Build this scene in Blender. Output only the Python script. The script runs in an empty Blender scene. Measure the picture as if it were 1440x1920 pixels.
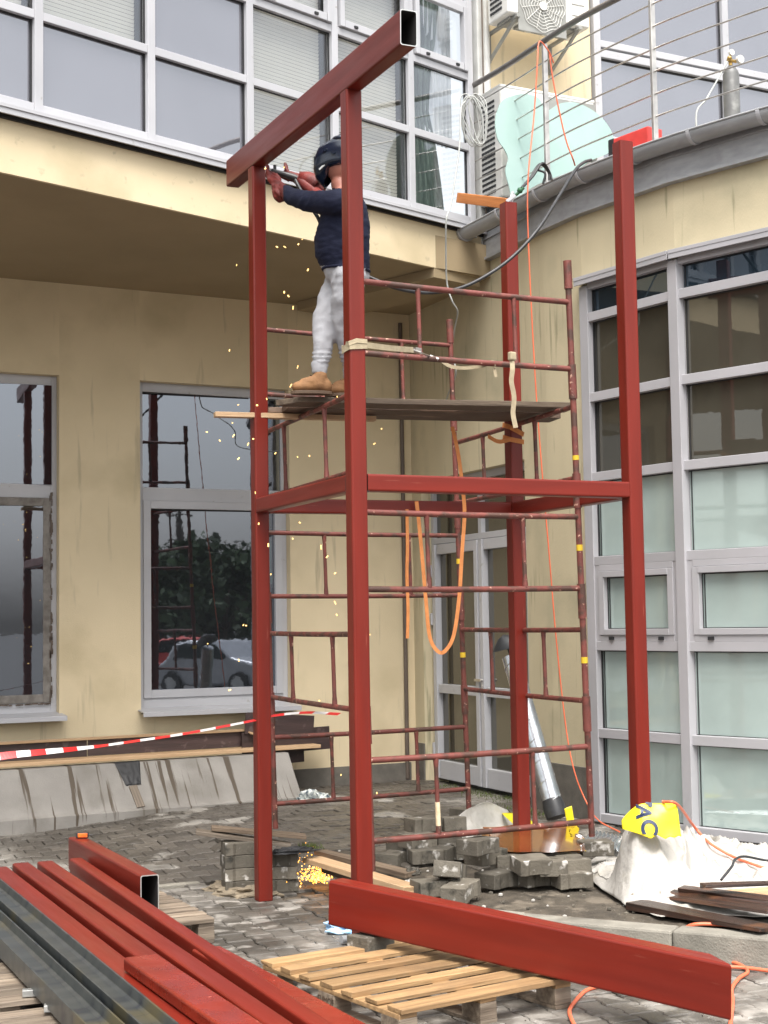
import bpy, math, random
import numpy as np
from mathutils import Vector, Matrix, noise as MN
random.seed(7); rng = np.random.default_rng(7)
rad = math.radians
# ------------------------------------------------------------------ camera, sky, sun, exposure
FPX, YAW, PIT, ROL, CAMH = 2800.0, rad(27.5), math.atan(204/2800), .0155, 1.85
cF = np.array([math.sin(YAW)*math.cos(PIT), math.cos(YAW)*math.cos(PIT), math.sin(PIT)])
_r0 = np.array([math.cos(YAW), -math.sin(YAW), 0.0]); _u0 = np.cross(_r0, cF)
cR = _r0*math.cos(ROL) - _u0*math.sin(ROL); cU = np.cross(cR, cF); cC = np.array([0, 0, CAMH])
def ray(x, y): return cF + cR*(x-720)/FPX - cU*(y-960)/FPX
def GZ(x, y, z): r = ray(x, y); return cC + r*(z-CAMH)/r[2]      # point of a sight line on a level surface
def GY(x, y, Y): r = ray(x, y); return cC + r*Y/r[1]             # ... on a wall of constant Y
def PL(x, y, p0, n): r = ray(x, y); return cC + r*(np.dot(np.array(p0)-cC, n)/np.dot(r, n))
def GD(x, y, d): return cC + ray(x, y)*d
S = bpy.context.scene; COL = S.collection
cam = bpy.data.objects.new('camera', bpy.data.cameras.new('camera')); COL.objects.link(cam); S.camera = cam
cam.data.sensor_fit = 'HORIZONTAL'; cam.data.sensor_width = 36; cam.data.lens = FPX/1440*36
cam.data.clip_start = .05; cam.data.clip_end = 2000
cam.matrix_world = Matrix(((cR[0], cU[0], -cF[0], 0), (cR[1], cU[1], -cF[1], 0), (cR[2], cU[2], -cF[2], CAMH), (0, 0, 0, 1)))
SUN_EL, SUN_AZ = rad(62), rad(200)      # azimuth: direction towards the sun, clockwise from +Y
W = bpy.data.worlds.new('World'); S.world = W; W.use_nodes = True
nt = W.node_tree; bg = nt.nodes['Background']
sky = nt.nodes.new('ShaderNodeTexSky'); sky.sky_type = 'NISHITA'; sky.sun_disc = False
sky.sun_elevation = SUN_EL; sky.sun_rotation = SUN_AZ; sky.dust_density = 4; sky.air_density = 1.5
hs = nt.nodes.new('ShaderNodeHueSaturation'); hs.inputs['Saturation'].default_value = .20
nt.links.new(sky.outputs[0], hs.inputs['Color']); nt.links.new(hs.outputs[0], bg.inputs[0]); bg.inputs[1].default_value = .15
sl = bpy.data.lights.new('sun', 'SUN'); sl.energy = 2.3; sl.angle = rad(40); sl.color = (1, .96, .9)
so = bpy.data.objects.new('sun', sl); COL.objects.link(so)
sd = Vector((math.sin(SUN_AZ)*math.cos(SUN_EL), math.cos(SUN_AZ)*math.cos(SUN_EL), math.sin(SUN_EL)))
so.rotation_euler = sd.to_track_quat('Z', 'Y').to_euler()
S.view_settings.view_transform = 'Standard'; S.view_settings.look = 'None'
S.view_settings.exposure = 1.14; S.view_settings.gamma = 1
# ------------------------------------------------------------------ materials
MATS = {}
def _node(n, t, **k):
    o = n.nodes.new(t)
    for a, b in k.items(): setattr(o, a, b)
    return o
def mat(name, c1, c2=None, sc=6, rough=.6, metal=0, bump=.0, bsc=60, stretch=(1, 1, 1), tint=.0, c3=None, s3=2, t3=(.55, .65),
        spec=.5, emit=None, dist=0, coat=0, rv=0, c4=None, s4=20, t4=(.6, .66), st4=(1, 1, 1)):
    """noise mix c1-c2; c3 patches on top at scale s3; c4 a second set of patches; tint = per-piece brightness spread"""
    m = bpy.data.materials.new(name); MATS[name] = m; m.use_nodes = True; n = m.node_tree
    b = n.nodes['Principled BSDF']; at = _node(n, 'ShaderNodeAttribute'); at.attribute_name = 'lc'
    mp = _node(n, 'ShaderNodeMapping'); mp.inputs['Scale'].default_value = stretch; n.links.new(at.outputs['Vector'], mp.inputs['Vector'])
    def noise(s, vec=mp, det=6, dd=0):
        t = _node(n, 'ShaderNodeTexNoise'); t.inputs['Scale'].default_value = s; t.inputs['Detail'].default_value = det
        t.inputs['Distortion'].default_value = dd; n.links.new(vec.outputs[0] if vec is mp else vec, t.inputs['Vector']); return t
    def mix(f, a, bcol):
        x = _node(n, 'ShaderNodeMix', data_type='RGBA'); n.links.new(f, x.inputs[0])
        if isinstance(a, tuple): x.inputs[6].default_value = (*a, 1)
        else: n.links.new(a, x.inputs[6])
        if isinstance(bcol, tuple): x.inputs[7].default_value = (*bcol, 1)
        else: n.links.new(bcol, x.inputs[7])
        return x.outputs[2]
    def ramp(f, lo, hi):
        r = _node(n, 'ShaderNodeMapRange'); r.inputs[1].default_value = lo; r.inputs[2].default_value = hi; n.links.new(f, r.inputs[0]); return r.outputs[0]
    nz = noise(sc, dd=dist); col = None
    if c2 is None: c2 = tuple(x*.82 for x in c1)
    col = mix(ramp(nz.outputs[0], .35, .65), c1, c2)
    if c3 is not None:
        z3 = noise(s3, at.outputs['Vector']); f3 = ramp(z3.outputs[0], *t3); col = mix(f3, col, c3)
    if c4 is not None:
        m4 = _node(n, 'ShaderNodeMapping'); m4.inputs['Scale'].default_value = st4; n.links.new(at.outputs['Vector'], m4.inputs['Vector'])
        z4 = noise(s4, m4.outputs[0]); col = mix(ramp(z4.outputs[0], *t4), col, c4)
    if tint:
        ar = _node(n, 'ShaderNodeAttribute'); ar.attribute_name = 'rn'
        mr = _node(n, 'ShaderNodeMapRange'); mr.inputs[3].default_value = 1-tint; mr.inputs[4].default_value = 1+tint; n.links.new(ar.outputs['Fac'], mr.inputs[0])
        vm = _node(n, 'ShaderNodeVectorMath', operation='SCALE'); n.links.new(col, vm.inputs[0]); n.links.new(mr.outputs[0], vm.inputs['Scale']); col = vm.outputs[0]
    n.links.new(col, b.inputs['Base Color'])
    b.inputs['Roughness'].default_value = rough; b.inputs['Metallic'].default_value = metal; b.inputs['Specular IOR Level'].default_value = spec
    if coat: b.inputs['Coat Weight'].default_value = coat; b.inputs['Coat Roughness'].default_value = .15
    if rv:
        z = noise(sc*1.7); mr = _node(n, 'ShaderNodeMapRange'); mr.inputs[1].default_value = .3; mr.inputs[2].default_value = .7
        mr.inputs[3].default_value = rough-rv; mr.inputs[4].default_value = rough+rv; n.links.new(z.outputs[0], mr.inputs[0]); n.links.new(mr.outputs[0], b.inputs['Roughness'])
    if bump:
        z = noise(bsc); bp = _node(n, 'ShaderNodeBump'); bp.inputs['Strength'].default_value = bump; bp.inputs['Distance'].default_value = .01
        n.links.new(z.outputs[0], bp.inputs['Height']); n.links.new(bp.outputs[0], b.inputs['Normal'])
    if emit: b.inputs['Emission Color'].default_value = (*emit[0], 1); b.inputs['Emission Strength'].default_value = emit[1]
    return m
def glass(name, tint, refl, clear=0, rough=.015, body=(.02, .022, .025)):
    """window glass: mirror share + see-through share over a dark or milky body"""
    m = bpy.data.materials.new(name); MATS[name] = m; m.use_nodes = True; n = m.node_tree; n.nodes.clear()
    out = _node(n, 'ShaderNodeOutputMaterial'); gl = _node(n, 'ShaderNodeBsdfGlossy'); gl.inputs['Roughness'].default_value = rough; gl.inputs['Color'].default_value = (*tint, 1)
    at = _node(n, 'ShaderNodeAttribute'); at.attribute_name = 'lc'
    nz = _node(n, 'ShaderNodeTexNoise'); nz.inputs['Scale'].default_value = 1.3; nz.inputs['Detail'].default_value = 5; n.links.new(at.outputs['Vector'], nz.inputs['Vector'])
    bp = _node(n, 'ShaderNodeBump'); bp.inputs['Strength'].default_value = .04; bp.inputs['Distance'].default_value = .02; n.links.new(nz.outputs[0], bp.inputs['Height']); n.links.new(bp.outputs[0], gl.inputs['Normal'])
    df = _node(n, 'ShaderNodeBsdfDiffuse')
    mx0 = _node(n, 'ShaderNodeMix', data_type='RGBA'); mx0.inputs[6].default_value = (*body, 1); mx0.inputs[7].default_value = (*[c*.86 for c in body], 1)
    mr = _node(n, 'ShaderNodeMapRange'); mr.inputs[1].default_value = .4; mr.inputs[2].default_value = .6; n.links.new(nz.outputs[0], mr.inputs[0]); n.links.new(mr.outputs[0], mx0.inputs[0]); n.links.new(mx0.outputs[2], df.inputs['Color'])
    tr = _node(n, 'ShaderNodeBsdfTransparent'); tr.inputs['Color'].default_value = (.97, .98, .98, 1)
    m1 = _node(n, 'ShaderNodeMixShader'); m1.inputs[0].default_value = clear; n.links.new(df.outputs[0], m1.inputs[1]); n.links.new(tr.outputs[0], m1.inputs[2])
    lw = _node(n, 'ShaderNodeLayerWeight'); lw.inputs['Blend'].default_value = .5
    pw = _node(n, 'ShaderNodeMath', operation='POWER'); pw.inputs[1].default_value = 4; n.links.new(lw.outputs['Facing'], pw.inputs[0])
    ad = _node(n, 'ShaderNodeMath', operation='ADD'); ad.use_clamp = True; ad.inputs[1].default_value = refl+.04; n.links.new(pw.outputs[0], ad.inputs[0])
    m2 = _node(n, 'ShaderNodeMixShader'); n.links.new(ad.outputs[0], m2.inputs[0]); n.links.new(m1.outputs[0], m2.inputs[1]); n.links.new(gl.outputs[0], m2.inputs[2])
    n.links.new(m2.outputs[0], out.inputs[0]); return m
RED = mat('red_primer', (.165, .015, .0078), (.130, .012, .0065), sc=3, stretch=(.4, 5, 5), rough=.36, rv=.06, bump=.05, bsc=90, tint=.10, c4=(.24, .060, .04), s4=7, t4=(.68, .80), st4=(.5, 8, 8), spec=.35)
REDW = mat('red_primer_wet', (.23, .022, .010), (.17, .016, .008), sc=5, rough=.28, rv=.1, bump=.05, bsc=120, tint=.12, c4=(.40, .09, .06), s4=24, t4=(.68, .72))
CUT = mat('cut_steel', (.62, .62, .60), rough=.35, metal=.7)
INN = mat('tube_inside', (.035, .03, .03), rough=.8)
SOFF = mat('darker_soffit_render', (.33, .255, .155), (.29, .225, .135), sc=1.2, rough=.9, bump=.2, bsc=140)  # wall render in a darker tan, for soffit and beam
WALL = mat('cream_render', (.69, .575, .385), (.62, .515, .34), sc=1.2, rough=.9, bump=.25, bsc=140, c3=(.52, .43, .27), s3=1.1, t3=(.54, .72), c4=(.46, .385, .26), s4=5, t4=(.62, .74), st4=(2.2, 2.2, .22))
WALLB = mat('stained_cream_render', (.60, .52, .35), (.52, .45, .30), sc=1.5, stretch=(1, 1, .3), rough=.9, bump=.25, bsc=140, c3=(.36, .33, .22), s3=1.3, t3=(.52, .76), c4=(.30, .27, .17), s4=5, t4=(.60, .72), st4=(3, 3, .25))
PLINTH = mat('plinth_render', (.15, .135, .115), (.11, .10, .085), sc=9, rough=.85, bump=.3)
ALU = mat('grey_aluminium', (.44, .44, .46), (.40, .40, .42), sc=2, rough=.38, tint=.04, c4=(.30, .29, .27), s4=16, t4=(.69, .76))
ALUB = mat('warm_grey_aluminium', (.40, .39, .41), (.36, .355, .37), sc=2, rough=.4, tint=.04)
ALUD = mat('dark_seal', (.02, .02, .022), rough=.6)
OLDF = mat('weathered_frame', (.22, .20, .18), (.13, .115, .10), sc=14, rough=.7, bump=.3)
ZINC = mat('grey_zinc', (.34, .345, .355), (.27, .275, .285), sc=7, stretch=(1, 1, 3), rough=.42, metal=.0, c3=(.27, .27, .28), s3=5, c4=(.30, .12, .06), s4=5, t4=(.72, .76))
INOX = mat('stainless_steel', (.62, .59, .55), (.42, .40, .38), sc=9, rough=.28, metal=.85)
RAILM = mat('handrail_steel', (.22, .20, .19), (.16, .15, .14), sc=9, rough=.35, metal=.6)
SCAF = mat('scaffold_paint', (.185, .050, .038), (.13, .036, .028), sc=14, rough=.5, rv=.12, bump=.25, bsc=90, c3=(.075, .035, .025), s3=9, t3=(.5, .6), c4=(.50, .30, .22), s4=28, t4=(.66, .7), tint=.12)
SCAFP = mat('paint_splash', (.75, .62, .42), (.60, .45, .28), sc=30, rough=.6)
YEL = mat('yellow_mark', (.75, .50, .03), rough=.5)
WOODD = mat('dark_plank', (.085, .05, .03), (.045, .027, .018), sc=5, stretch=(.5, 9, 9), rough=.65, bump=.4, bsc=20, tint=.3, c3=(.15, .10, .07), s3=3)
WOODG = mat('grey_plank', (.17, .125, .085), (.09, .062, .042), sc=5, stretch=(.5, 9, 9), rough=.75, bump=.4, bsc=20, tint=.25)
WOODY = mat('pallet_wood', (.40, .25, .12), (.25, .15, .07), sc=4, stretch=(.5, 9, 9), rough=.55, bump=.35, bsc=20, tint=.28, c3=(.24, .15, .075), s3=3.5, t3=(.55, .72))
WOODP = mat('fresh_wood', (.50, .34, .20), (.42, .27, .15), sc=4, stretch=(.5, 9, 9), rough=.6, bump=.3, bsc=20, tint=.2)
WOODO = mat('orange_timber', (.55, .20, .05), (.40, .13, .03), sc=4, stretch=(.5, 8, 8), rough=.5, bump=.3)
WOODL = mat('old_pallet_wood', (.25, .20, .15), (.12, .09, .065), sc=4, stretch=(.5, 9, 9), rough=.6, bump=.4, bsc=20, tint=.4)
PAINTB = mat('brown_board', (.058, .036, .034), (.04, .026, .025), sc=4, stretch=(.4, 6, 6), rough=.45, bump=.3, bsc=20, tint=.2, c4=(.10, .07, .065), s4=9)
CHAR = mat('charred_wood', (.055, .024, .014), (.015, .010, .008), sc=5, stretch=(.5, 9, 9), rough=.35, bump=.5, bsc=20, tint=.35, c3=(.16, .06, .02), s3=3, t3=(.58, .7))
CONC = mat('stained_concrete', (.245, .23, .21), (.20, .186, .17), sc=3, rough=.75, bump=.35, bsc=70, c3=(.15, .137, .12), s3=1.6, t3=(.52, .68), c4=(.07, .053, .037), s4=9, t4=(.575, .63), st4=(.10, .10, 2.2))
KERB = mat('kerb_concrete', (.27, .25, .21), (.20, .185, .155), sc=8, rough=.8, bump=.5, bsc=90, c3=(.12, .11, .09), s3=2.5, t3=(.5, .68), tint=.1)
BLOCK = mat('loose_paver', (.125, .110, .086), (.075, .065, .050), sc=7, rough=.75, bump=.5, bsc=80, tint=.35, c3=(.38, .36, .33), s3=11, t3=(.60, .68), c4=(.03, .027, .02), s4=9, t4=(.6, .7))
PAVE = mat('wet_paving', (.165, .15, .132), (.12, .108, .094), sc=7, rough=.5, rv=.18, bump=.35, bsc=120, tint=.26, c3=(.070, .062, .052), s3=.85, t3=(.47, .56), c4=(.27, .25, .225), s4=4.6, t4=(.53, .62))
PAVED = mat('dark_wet_paving', (.20, .185, .165), (.155, .142, .125), sc=7, rough=.42, rv=.15, bump=.35, bsc=120, tint=.28, c3=(.080, .070, .059), s3=.55, t3=(.40, .46), c4=(.21, .195, .175), s4=1.7, t4=(.60, .63), spec=.3)
SOIL = mat('wet_soil', (.085, .070, .052), (.045, .037, .028), sc=9, rough=.65, bump=.9, bsc=60, c3=(.15, .125, .095), s3=5, c4=(.20, .18, .15), s4=40, t4=(.66, .7))
ASPH = mat('asphalt', (.06, .058, .055), (.045, .043, .04), sc=3, rough=.7, bump=.3)
SAND = mat('sand', (.27, .22, .155), (.19, .155, .11), sc=25, rough=.9, bump=.8, bsc=120)
GLA = glass('sky_glass', (.82, .88, 1.0), .17, 0)
GLU = glass('upper_glass', (.90, .91, .96), .22, .0, body=(.10, .10, .115))
GLB = glass('blind_glass', (.9, .93, 1), .05, .985)
GLD = glass('dark_glass', (.8, .8, .78), .07, .0, body=(.06, .055, .042))
GLD2 = glass('blue_top_glass', (.7, .8, .9), .05, 0, body=(.018, .03, .042))
MINT = glass('frosted_mint_glass', (.95, 1, .99), .07, 0, rough=.04, body=(.37, .45, .425))
BLIND = mat('blind', (.66, .63, .56), (.60, .57, .50), sc=2, rough=.7)
CURT = mat('curtain', (.75, .77, .80), (.6, .62, .66), sc=3, stretch=(20, 20, .5), rough=.9)
CURTG = mat('green_curtain', (.16, .20, .17), (.05, .07, .06), sc=3, stretch=(12, 12, .5), rough=.9)
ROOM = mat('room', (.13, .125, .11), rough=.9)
ACW = mat('ac_white', (.70, .69, .66), (.66, .65, .61), sc=5, rough=.4, c3=(.48, .45, .40), s3=3, t3=(.6, .8))
ACD = mat('ac_dark', (.025, .027, .03), rough=.5)
ACG = mat('ac_grille', (.30, .30, .28), rough=.5)
ACRY = mat('mint_sheet', (.33, .45, .42), (.29, .41, .38), sc=2, rough=.3, spec=.3, c4=(.30, .42, .38), s4=12, t4=(.72, .76))
ORN = mat('orange_cable', (.80, .17, .08), rough=.45)
BLK = mat('black_rubber', (.022, .022, .024), (.035, .035, .037), sc=20, rough=.42)
GRYC = mat('grey_cable', (.42, .43, .41), rough=.5)
REDP = mat('red_plastic', (.75, .06, .05), rough=.4)
BRASS = mat('brass', (.55, .36, .12), rough=.3, metal=.9)
CYL = mat('cylinder_grey', (.14, .14, .135), (.10, .10, .10), sc=10, rough=.45, c3=(.22, .22, .21), s3=6)
STRB = mat('beige_webbing', (.42, .35, .23), (.33, .27, .18), sc=20, rough=.85, bump=.3, bsc=200)
STRO = mat('orange_webbing', (.72, .28, .09), (.60, .22, .07), sc=20, rough=.8, bump=.3, bsc=200)
TARP = mat('white_tarp', (.47, .45, .415), (.37, .35, .32), sc=5, rough=.55, bump=1.0, bsc=18, c3=(.30, .27, .22), s3=4, t3=(.58, .72), c4=(.15, .12, .09), s4=22, t4=(.7, .73))
TGREY = mat('grey_print', (.20, .21, .24), rough=.5)
YELB = mat('yellow_banner', (.90, .76, .02), (.84, .68, .02), sc=5, rough=.3, bump=.2, bsc=10)
NAVYT = mat('navy_print', (.02, .035, .09), rough=.4)
RUST = mat('rusty_water', (.21, .065, .010), (.28, .10, .02), sc=4, rough=.06, bump=.05, bsc=7, coat=.6)
GALV = mat('galvanised_duct', (.66, .68, .70), (.48, .50, .52), sc=7, rough=.27, metal=.9, bump=.15, bsc=25)
STEELR = mat('mill_scale_steel', (.085, .092, .09), (.05, .057, .06), sc=4, stretch=(.25, 3, 3), rough=.36, metal=.45, c3=(.12, .105, .06), s3=2.2, t3=(.52, .70), c4=(.03, .035, .05), s4=6, t4=(.6, .68), st4=(.3, 2, 2))
STEELE = mat('sheared_edge', (.36, .26, .17), (.18, .14, .11), sc=8, rough=.4, metal=.5)
TREDM = mat('tape_red', (.55, .02, .02), rough=.35)
TWHT = mat('tape_white', (.58, .56, .55), rough=.35)
SILV = mat('silver_paint', (.55, .56, .58), rough=.25, metal=.6)
TYRE = mat('tyre', (.02, .02, .02), rough=.8)
BLUEP = mat('blue_film', (.25, .48, .72), (.55, .70, .85), sc=18, rough=.3)
NAVY = mat('navy_jersey', (.006, .008, .022), (.010, .012, .030), sc=9, rough=.85, bump=.8, bsc=11, stretch=(1, 1, 2.2), spec=.25)
GREYT = mat('grey_sweatpants', (.36, .36, .38), (.33, .33, .35), sc=7, rough=.9, bump=.9, bsc=9, stretch=(1, 1, .8))
SKIN = mat('skin', (.34, .13, .09), (.28, .10, .07), sc=12, rough=.5)
GLOVE = mat('red_leather', (.17, .013, .008), (.08, .008, .006), sc=12, rough=.6, bump=.7, bsc=24)
HELM = mat('blue_helmet', (.006, .010, .022), (.009, .015, .03), sc=3, rough=.22, coat=.3)
VISOR = mat('visor', (.01, .02, .02), rough=.05)
BOOT = mat('tan_suede', (.25, .125, .05), (.16, .075, .03), sc=12, rough=.8, bump=.3)
SOLE = mat('boot_sole', (.10, .06, .035), rough=.7)
SOCK = mat('dark_sock', (.05, .055, .06), rough=.9)
SPARK = mat('spark_glow', (1, .6, .15), emit=((1, .62, .22), 1.2))
SPARKY = mat('spark_hot', (1, .45, .05), emit=((1, .36, .04), 2.2))
LEAF = mat('leaves', (.05, .085, .03), (.03, .055, .02), sc=3, rough=.7, tint=.4)
BARK = mat('bark', (.08, .06, .045), rough=.9, bump=.5)
PIPEW = mat('white_pipe', (.62, .62, .60), rough=.4)
PIPEB = mat('brown_pipe', (.12, .09, .07), rough=.6)
MOSS = mat('moss', (.10, .13, .03), (.05, .07, .02), sc=30, rough=.9, bump=.8)
LAMP = mat('amber_lens', (.95, .20, .03), (.9, .12, .02), sc=40, rough=.25)
RAGM = mat('leopard_rag', (.62, .64, .60), (.02, .04, .06), sc=26, rough=.8, bump=.5)
# ------------------------------------------------------------------ mesh helpers
def nrm(v): v = np.asarray(v, float); return v/(np.linalg.norm(v)+1e-12)
class MB:
    def __init__(s): s.V = []; s.F = []; s.MI = []; s.SM = []; s.LC = []; s.RN = []; s.n = 0
    def add(s, v, f, mi=0, smooth=False, lc=None, rn=None):
        v = np.asarray(v, float).reshape(-1, 3); s.V.append(v); k = len(v)
        s.LC.append(v if lc is None else np.asarray(lc, float)); s.RN.append(np.full(k, random.random() if rn is None else rn))
        for i, q in enumerate(f):
            s.F.append([a+s.n for a in q]); s.MI.append(mi if np.isscalar(mi) else mi[i]); s.SM.append(smooth)
        s.n += k; return s
    def box(s, c, size, R=None, mi=0, rn=None, jit=0):
        h = np.array(size)/2; c = np.array(c, float)
        q = np.array([[x, y, z] for x in (-1, 1) for y in (-1, 1) for z in (-1, 1)])*h
        if jit: q = q + rng.uniform(-jit, jit, q.shape)
        if R is None: R = np.eye(3)
        elif np.isscalar(R): a = R; R = np.array([[math.cos(a), -math.sin(a), 0], [math.sin(a), math.cos(a), 0], [0, 0, 1]])
        f = [(0, 1, 3, 2), (4, 6, 7, 5), (0, 4, 5, 1), (2, 3, 7, 6), (0, 2, 6, 4), (1, 5, 7, 3)]
        return s.add(q@R.T+c, f, mi, lc=q+rng.uniform(-9, 9, 3), rn=rn)
    def bar(s, p0, p1, w, h, up=(0, 0, 1), mi=0, rn=None, jit=0, lat=0):
        p0 = np.array(p0, float); p1 = np.array(p1, float); x = nrm(p1-p0); y = nrm(np.cross(up, x)); z = np.cross(x, y)
        return s.box((p0+p1)/2, (np.linalg.norm(p1-p0), w, h), np.stack([x, y, z], 1), mi, rn, jit)
    def rhs(s, p0, p1, w, h, t=.006, up=(0, 0, 1), mi=(0, 1, 2), miter=0):
        """open hollow section: outside, cut end faces, inside"""
        p0 = np.array(p0, float); p1 = np.array(p1, float); x = nrm(p1-p0); y = nrm(np.cross(up, x)); z = np.cross(x, y)
        r = .012; P = []
        for sx, sy, a0 in ((1, 1, 0), (-1, 1, 90), (-1, -1, 180), (1, -1, 270)):
            for k in range(4):
                a = rad(a0+k*30); P.append((sx*(w/2-r)+r*math.cos(a), sy*(h/2-r)+r*math.sin(a)))
        P = np.array(P); Q = P*np.array([(w-2*t)/w, (h-2*t)/h]); n = len(P); L = np.linalg.norm(p1-p0); v = []; lc = []
        for A in (P, Q):
            for b, xx in ((p0, 0), (p1, L)):
                v += [b+y*a[0]+z*a[1]+(x*miter*a[0] if b is p1 else 0) for a in A]; lc += [(xx, a[0], a[1]) for a in A]
        f = []; m = []
        for i in range(n):
            j = (i+1) % n; f.append((i, j, n+j, n+i)); m.append(mi[0]); f.append((2*n+i, 3*n+i, 3*n+j, 2*n+j)); m.append(mi[2])
            f.append((i, 2*n+i, 2*n+j, j)); m.append(mi[1]); f.append((n+i, n+j, 3*n+j, 3*n+i)); m.append(mi[1])
        return s.add(v, f, m, lc=lc)
    def tube(s, pts, r, n=10, mi=0, caps=True, smooth=True, rn=None, flat=1, bumps=0):
        P = np.array(pts, float); k = len(P); r = np.full(k, r) if np.isscalar(r) else np.array(r, float)
        T = np.gradient(P, axis=0) if k > 2 else np.array([P[1]-P[0]]*2); T = np.array([nrm(t) for t in T])
        a = np.array([0, 0, 1.]) if abs(T[0][2]) < .9 else np.array([1., 0, 0]); N = nrm(a-T[0]*np.dot(a, T[0])); V = []; LC = []; L = 0
        for i in range(k):
            N = nrm(N-T[i]*np.dot(N, T[i])); B = np.cross(T[i], N)
            if i: L += np.linalg.norm(P[i]-P[i-1])
            for j in range(n):
                t = 2*math.pi*j/n; q = (N*math.cos(t)*flat+B*math.sin(t))*r[i]; V.append(P[i]+q); LC.append((L, math.cos(t)*r[i], math.sin(t)*r[i]))
        V = np.array(V); f = [(i*n+j, i*n+(j+1) % n, (i+1)*n+(j+1) % n, (i+1)*n+j) for i in range(k-1) for j in range(n)]
        s.add(V, f, mi, smooth, lc=np.array(LC)+rng.uniform(-9, 9, 3), rn=rn)
        if caps: s.add(V[:n], [tuple(range(n))[::-1]], mi, rn=rn); s.add(V[-n:], [tuple(range(n))], mi, rn=rn)
        return s
    def ball(s, c, r, n=10, mi=0, R=None, smooth=True):
        r = np.full(3, r) if np.isscalar(r) else np.array(r, float); V = []; m = n//2
        for i in range(1, m):
            for j in range(n):
                a = math.pi*i/m; b = 2*math.pi*j/n; V.append((math.sin(a)*math.cos(b), math.sin(a)*math.sin(b), math.cos(a)))
        V += [(0, 0, 1), (0, 0, -1)]; V = np.array(V)*r
        if R is not None: V = V@np.array(R).T
        f = [(i*n+j, i*n+(j+1) % n, (i+1)*n+(j+1) % n, (i+1)*n+j)[::-1] for i in range(m-2) for j in range(n)]
        t = (m-1)*n; f += [(j, (j+1) % n, t) for j in range(n)]; f += [((m-2)*n+(j+1) % n, (m-2)*n+j, t+1) for j in range(n)]
        return s.add(V+np.array(c), f, mi, smooth)
    def prism(s, poly, o, u, v, w, mi=0, mis=None, rn=None):
        """poly in (u,v), extruded along the vector w"""
        o = np.array(o, float); u = np.array(u, float); v = np.array(v, float); w = np.array(w, float); n = len(poly)
        A = np.array([o+u*a+v*b for a, b in poly]); lc = [(a, b, 0) for a, b in poly]+[(a, b, np.linalg.norm(w)) for a, b in poly]
        f = [tuple(range(n))[::-1], tuple(range(n, 2*n))]+[(i, (i+1) % n, n+(i+1) % n, n+i) for i in range(n)]
        return s.add(np.vstack([A, A+w]), f, mi if mis is None else [mi, mi]+[mis]*n, lc=lc, rn=rn)
    def sheet(s, fn, nu, nv, th=0, mi=0, smooth=True, mfn=None):
        g = np.array([[fn(i/nu, j/nv) for j in range(nv+1)] for i in range(nu+1)], float).reshape(-1, 3)
        lc = np.array([(i/nu, j/nv, 0) for i in range(nu+1) for j in range(nv+1)])*3
        f = [(i*(nv+1)+j, (i+1)*(nv+1)+j, (i+1)*(nv+1)+j+1, i*(nv+1)+j+1) for i in range(nu) for j in range(nv)]
        m = mi if mfn is None else [mfn((i+.5)/nu, (j+.5)/nv) for i in range(nu) for j in range(nv)]
        return s.add(g, f, m, smooth, lc=g if mfn is None else g)
    def ribbon(s, pts, w, side, mi=0, th=.002):
        P = np.array(pts, float); k = len(P); side = np.array(side, float); sd_ = side if side.ndim == 2 else np.array([side]*k)
        V = []; 
        for i in range(k):
            t = nrm(P[min(i+1, k-1)]-P[max(i-1, 0)]); d = nrm(sd_[i]-t*np.dot(sd_[i], t)); nn = np.cross(t, d)
            for a, b in ((-.5, -1), (.5, -1), (.5, 1), (-.5, 1)): V.append(P[i]+d*w*a+nn*th*b*.5)
        f = [(i*4+j, i*4+(j+1) % 4, i*4+4+(j+1) % 4, i*4+4+j) for i in range(k-1) for j in range(4)]+[(3, 2, 1, 0), ((k-1)*4, (k-1)*4+1, (k-1)*4+2, (k-1)*4+3)]
        m = mi if np.isscalar(mi) else [mi[i] for i in range(k-1) for j in range(4)]+[mi[0], mi[-1]]
        return s.add(V, f, m)
    def build(s, name, mats, parent=None, bev=0, label=None, loc=None, solid=0, bseg=2, fixn=True):
        V = np.vstack(s.V); me = bpy.data.meshes.new(name)
        if parent is not None: o0 = np.array(parent['_o'])
        elif loc is not None: o0 = np.array(loc, float)
        else: mn, mx = V.min(0), V.max(0); o0 = np.array([(mn[0]+mx[0])/2, (mn[1]+mx[1])/2, mn[2]])
        me.from_pydata((V-o0).tolist(), [], s.F)
        for m in (mats if isinstance(mats, (list, tuple)) else [mats]): me.materials.append(m)
        me.polygons.foreach_set('material_index', s.MI); me.polygons.foreach_set('use_smooth', s.SM)
        a = me.attributes.new('lc', 'FLOAT_VECTOR', 'POINT'); a.data.foreach_set('vector', np.vstack(s.LC).ravel().astype(np.float32))
        a = me.attributes.new('rn', 'FLOAT', 'POINT'); a.data.foreach_set('value', np.concatenate(s.RN).astype(np.float32))
        if fixn:
            import bmesh
            bm = bmesh.new(); bm.from_mesh(me); bmesh.ops.recalc_face_normals(bm, faces=bm.faces); bm.to_mesh(me); bm.free()
        me.update(); o = bpy.data.objects.new(name, me); COL.objects.link(o)
        o['_o'] = [float(x) for x in o0]
        if parent is not None: o.parent = parent
        else: o.location = o0
        if label: o['label'] = label
        if solid: md = o.modifiers.new('Solid', 'SOLIDIFY'); md.thickness = solid; md.offset = -1
        if bev: md = o.modifiers.new('Bevel', 'BEVEL'); md.width = bev; md.segments = bseg; md.limit_method = 'ANGLE'; md.angle_limit = rad(35)
        return o
def tag(o, label=None, cat=None, group=None, kind=None):
    for k, v in (('label', label), ('category', cat), ('group', group), ('kind', kind)):
        if v: o[k] = v
    return o
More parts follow.
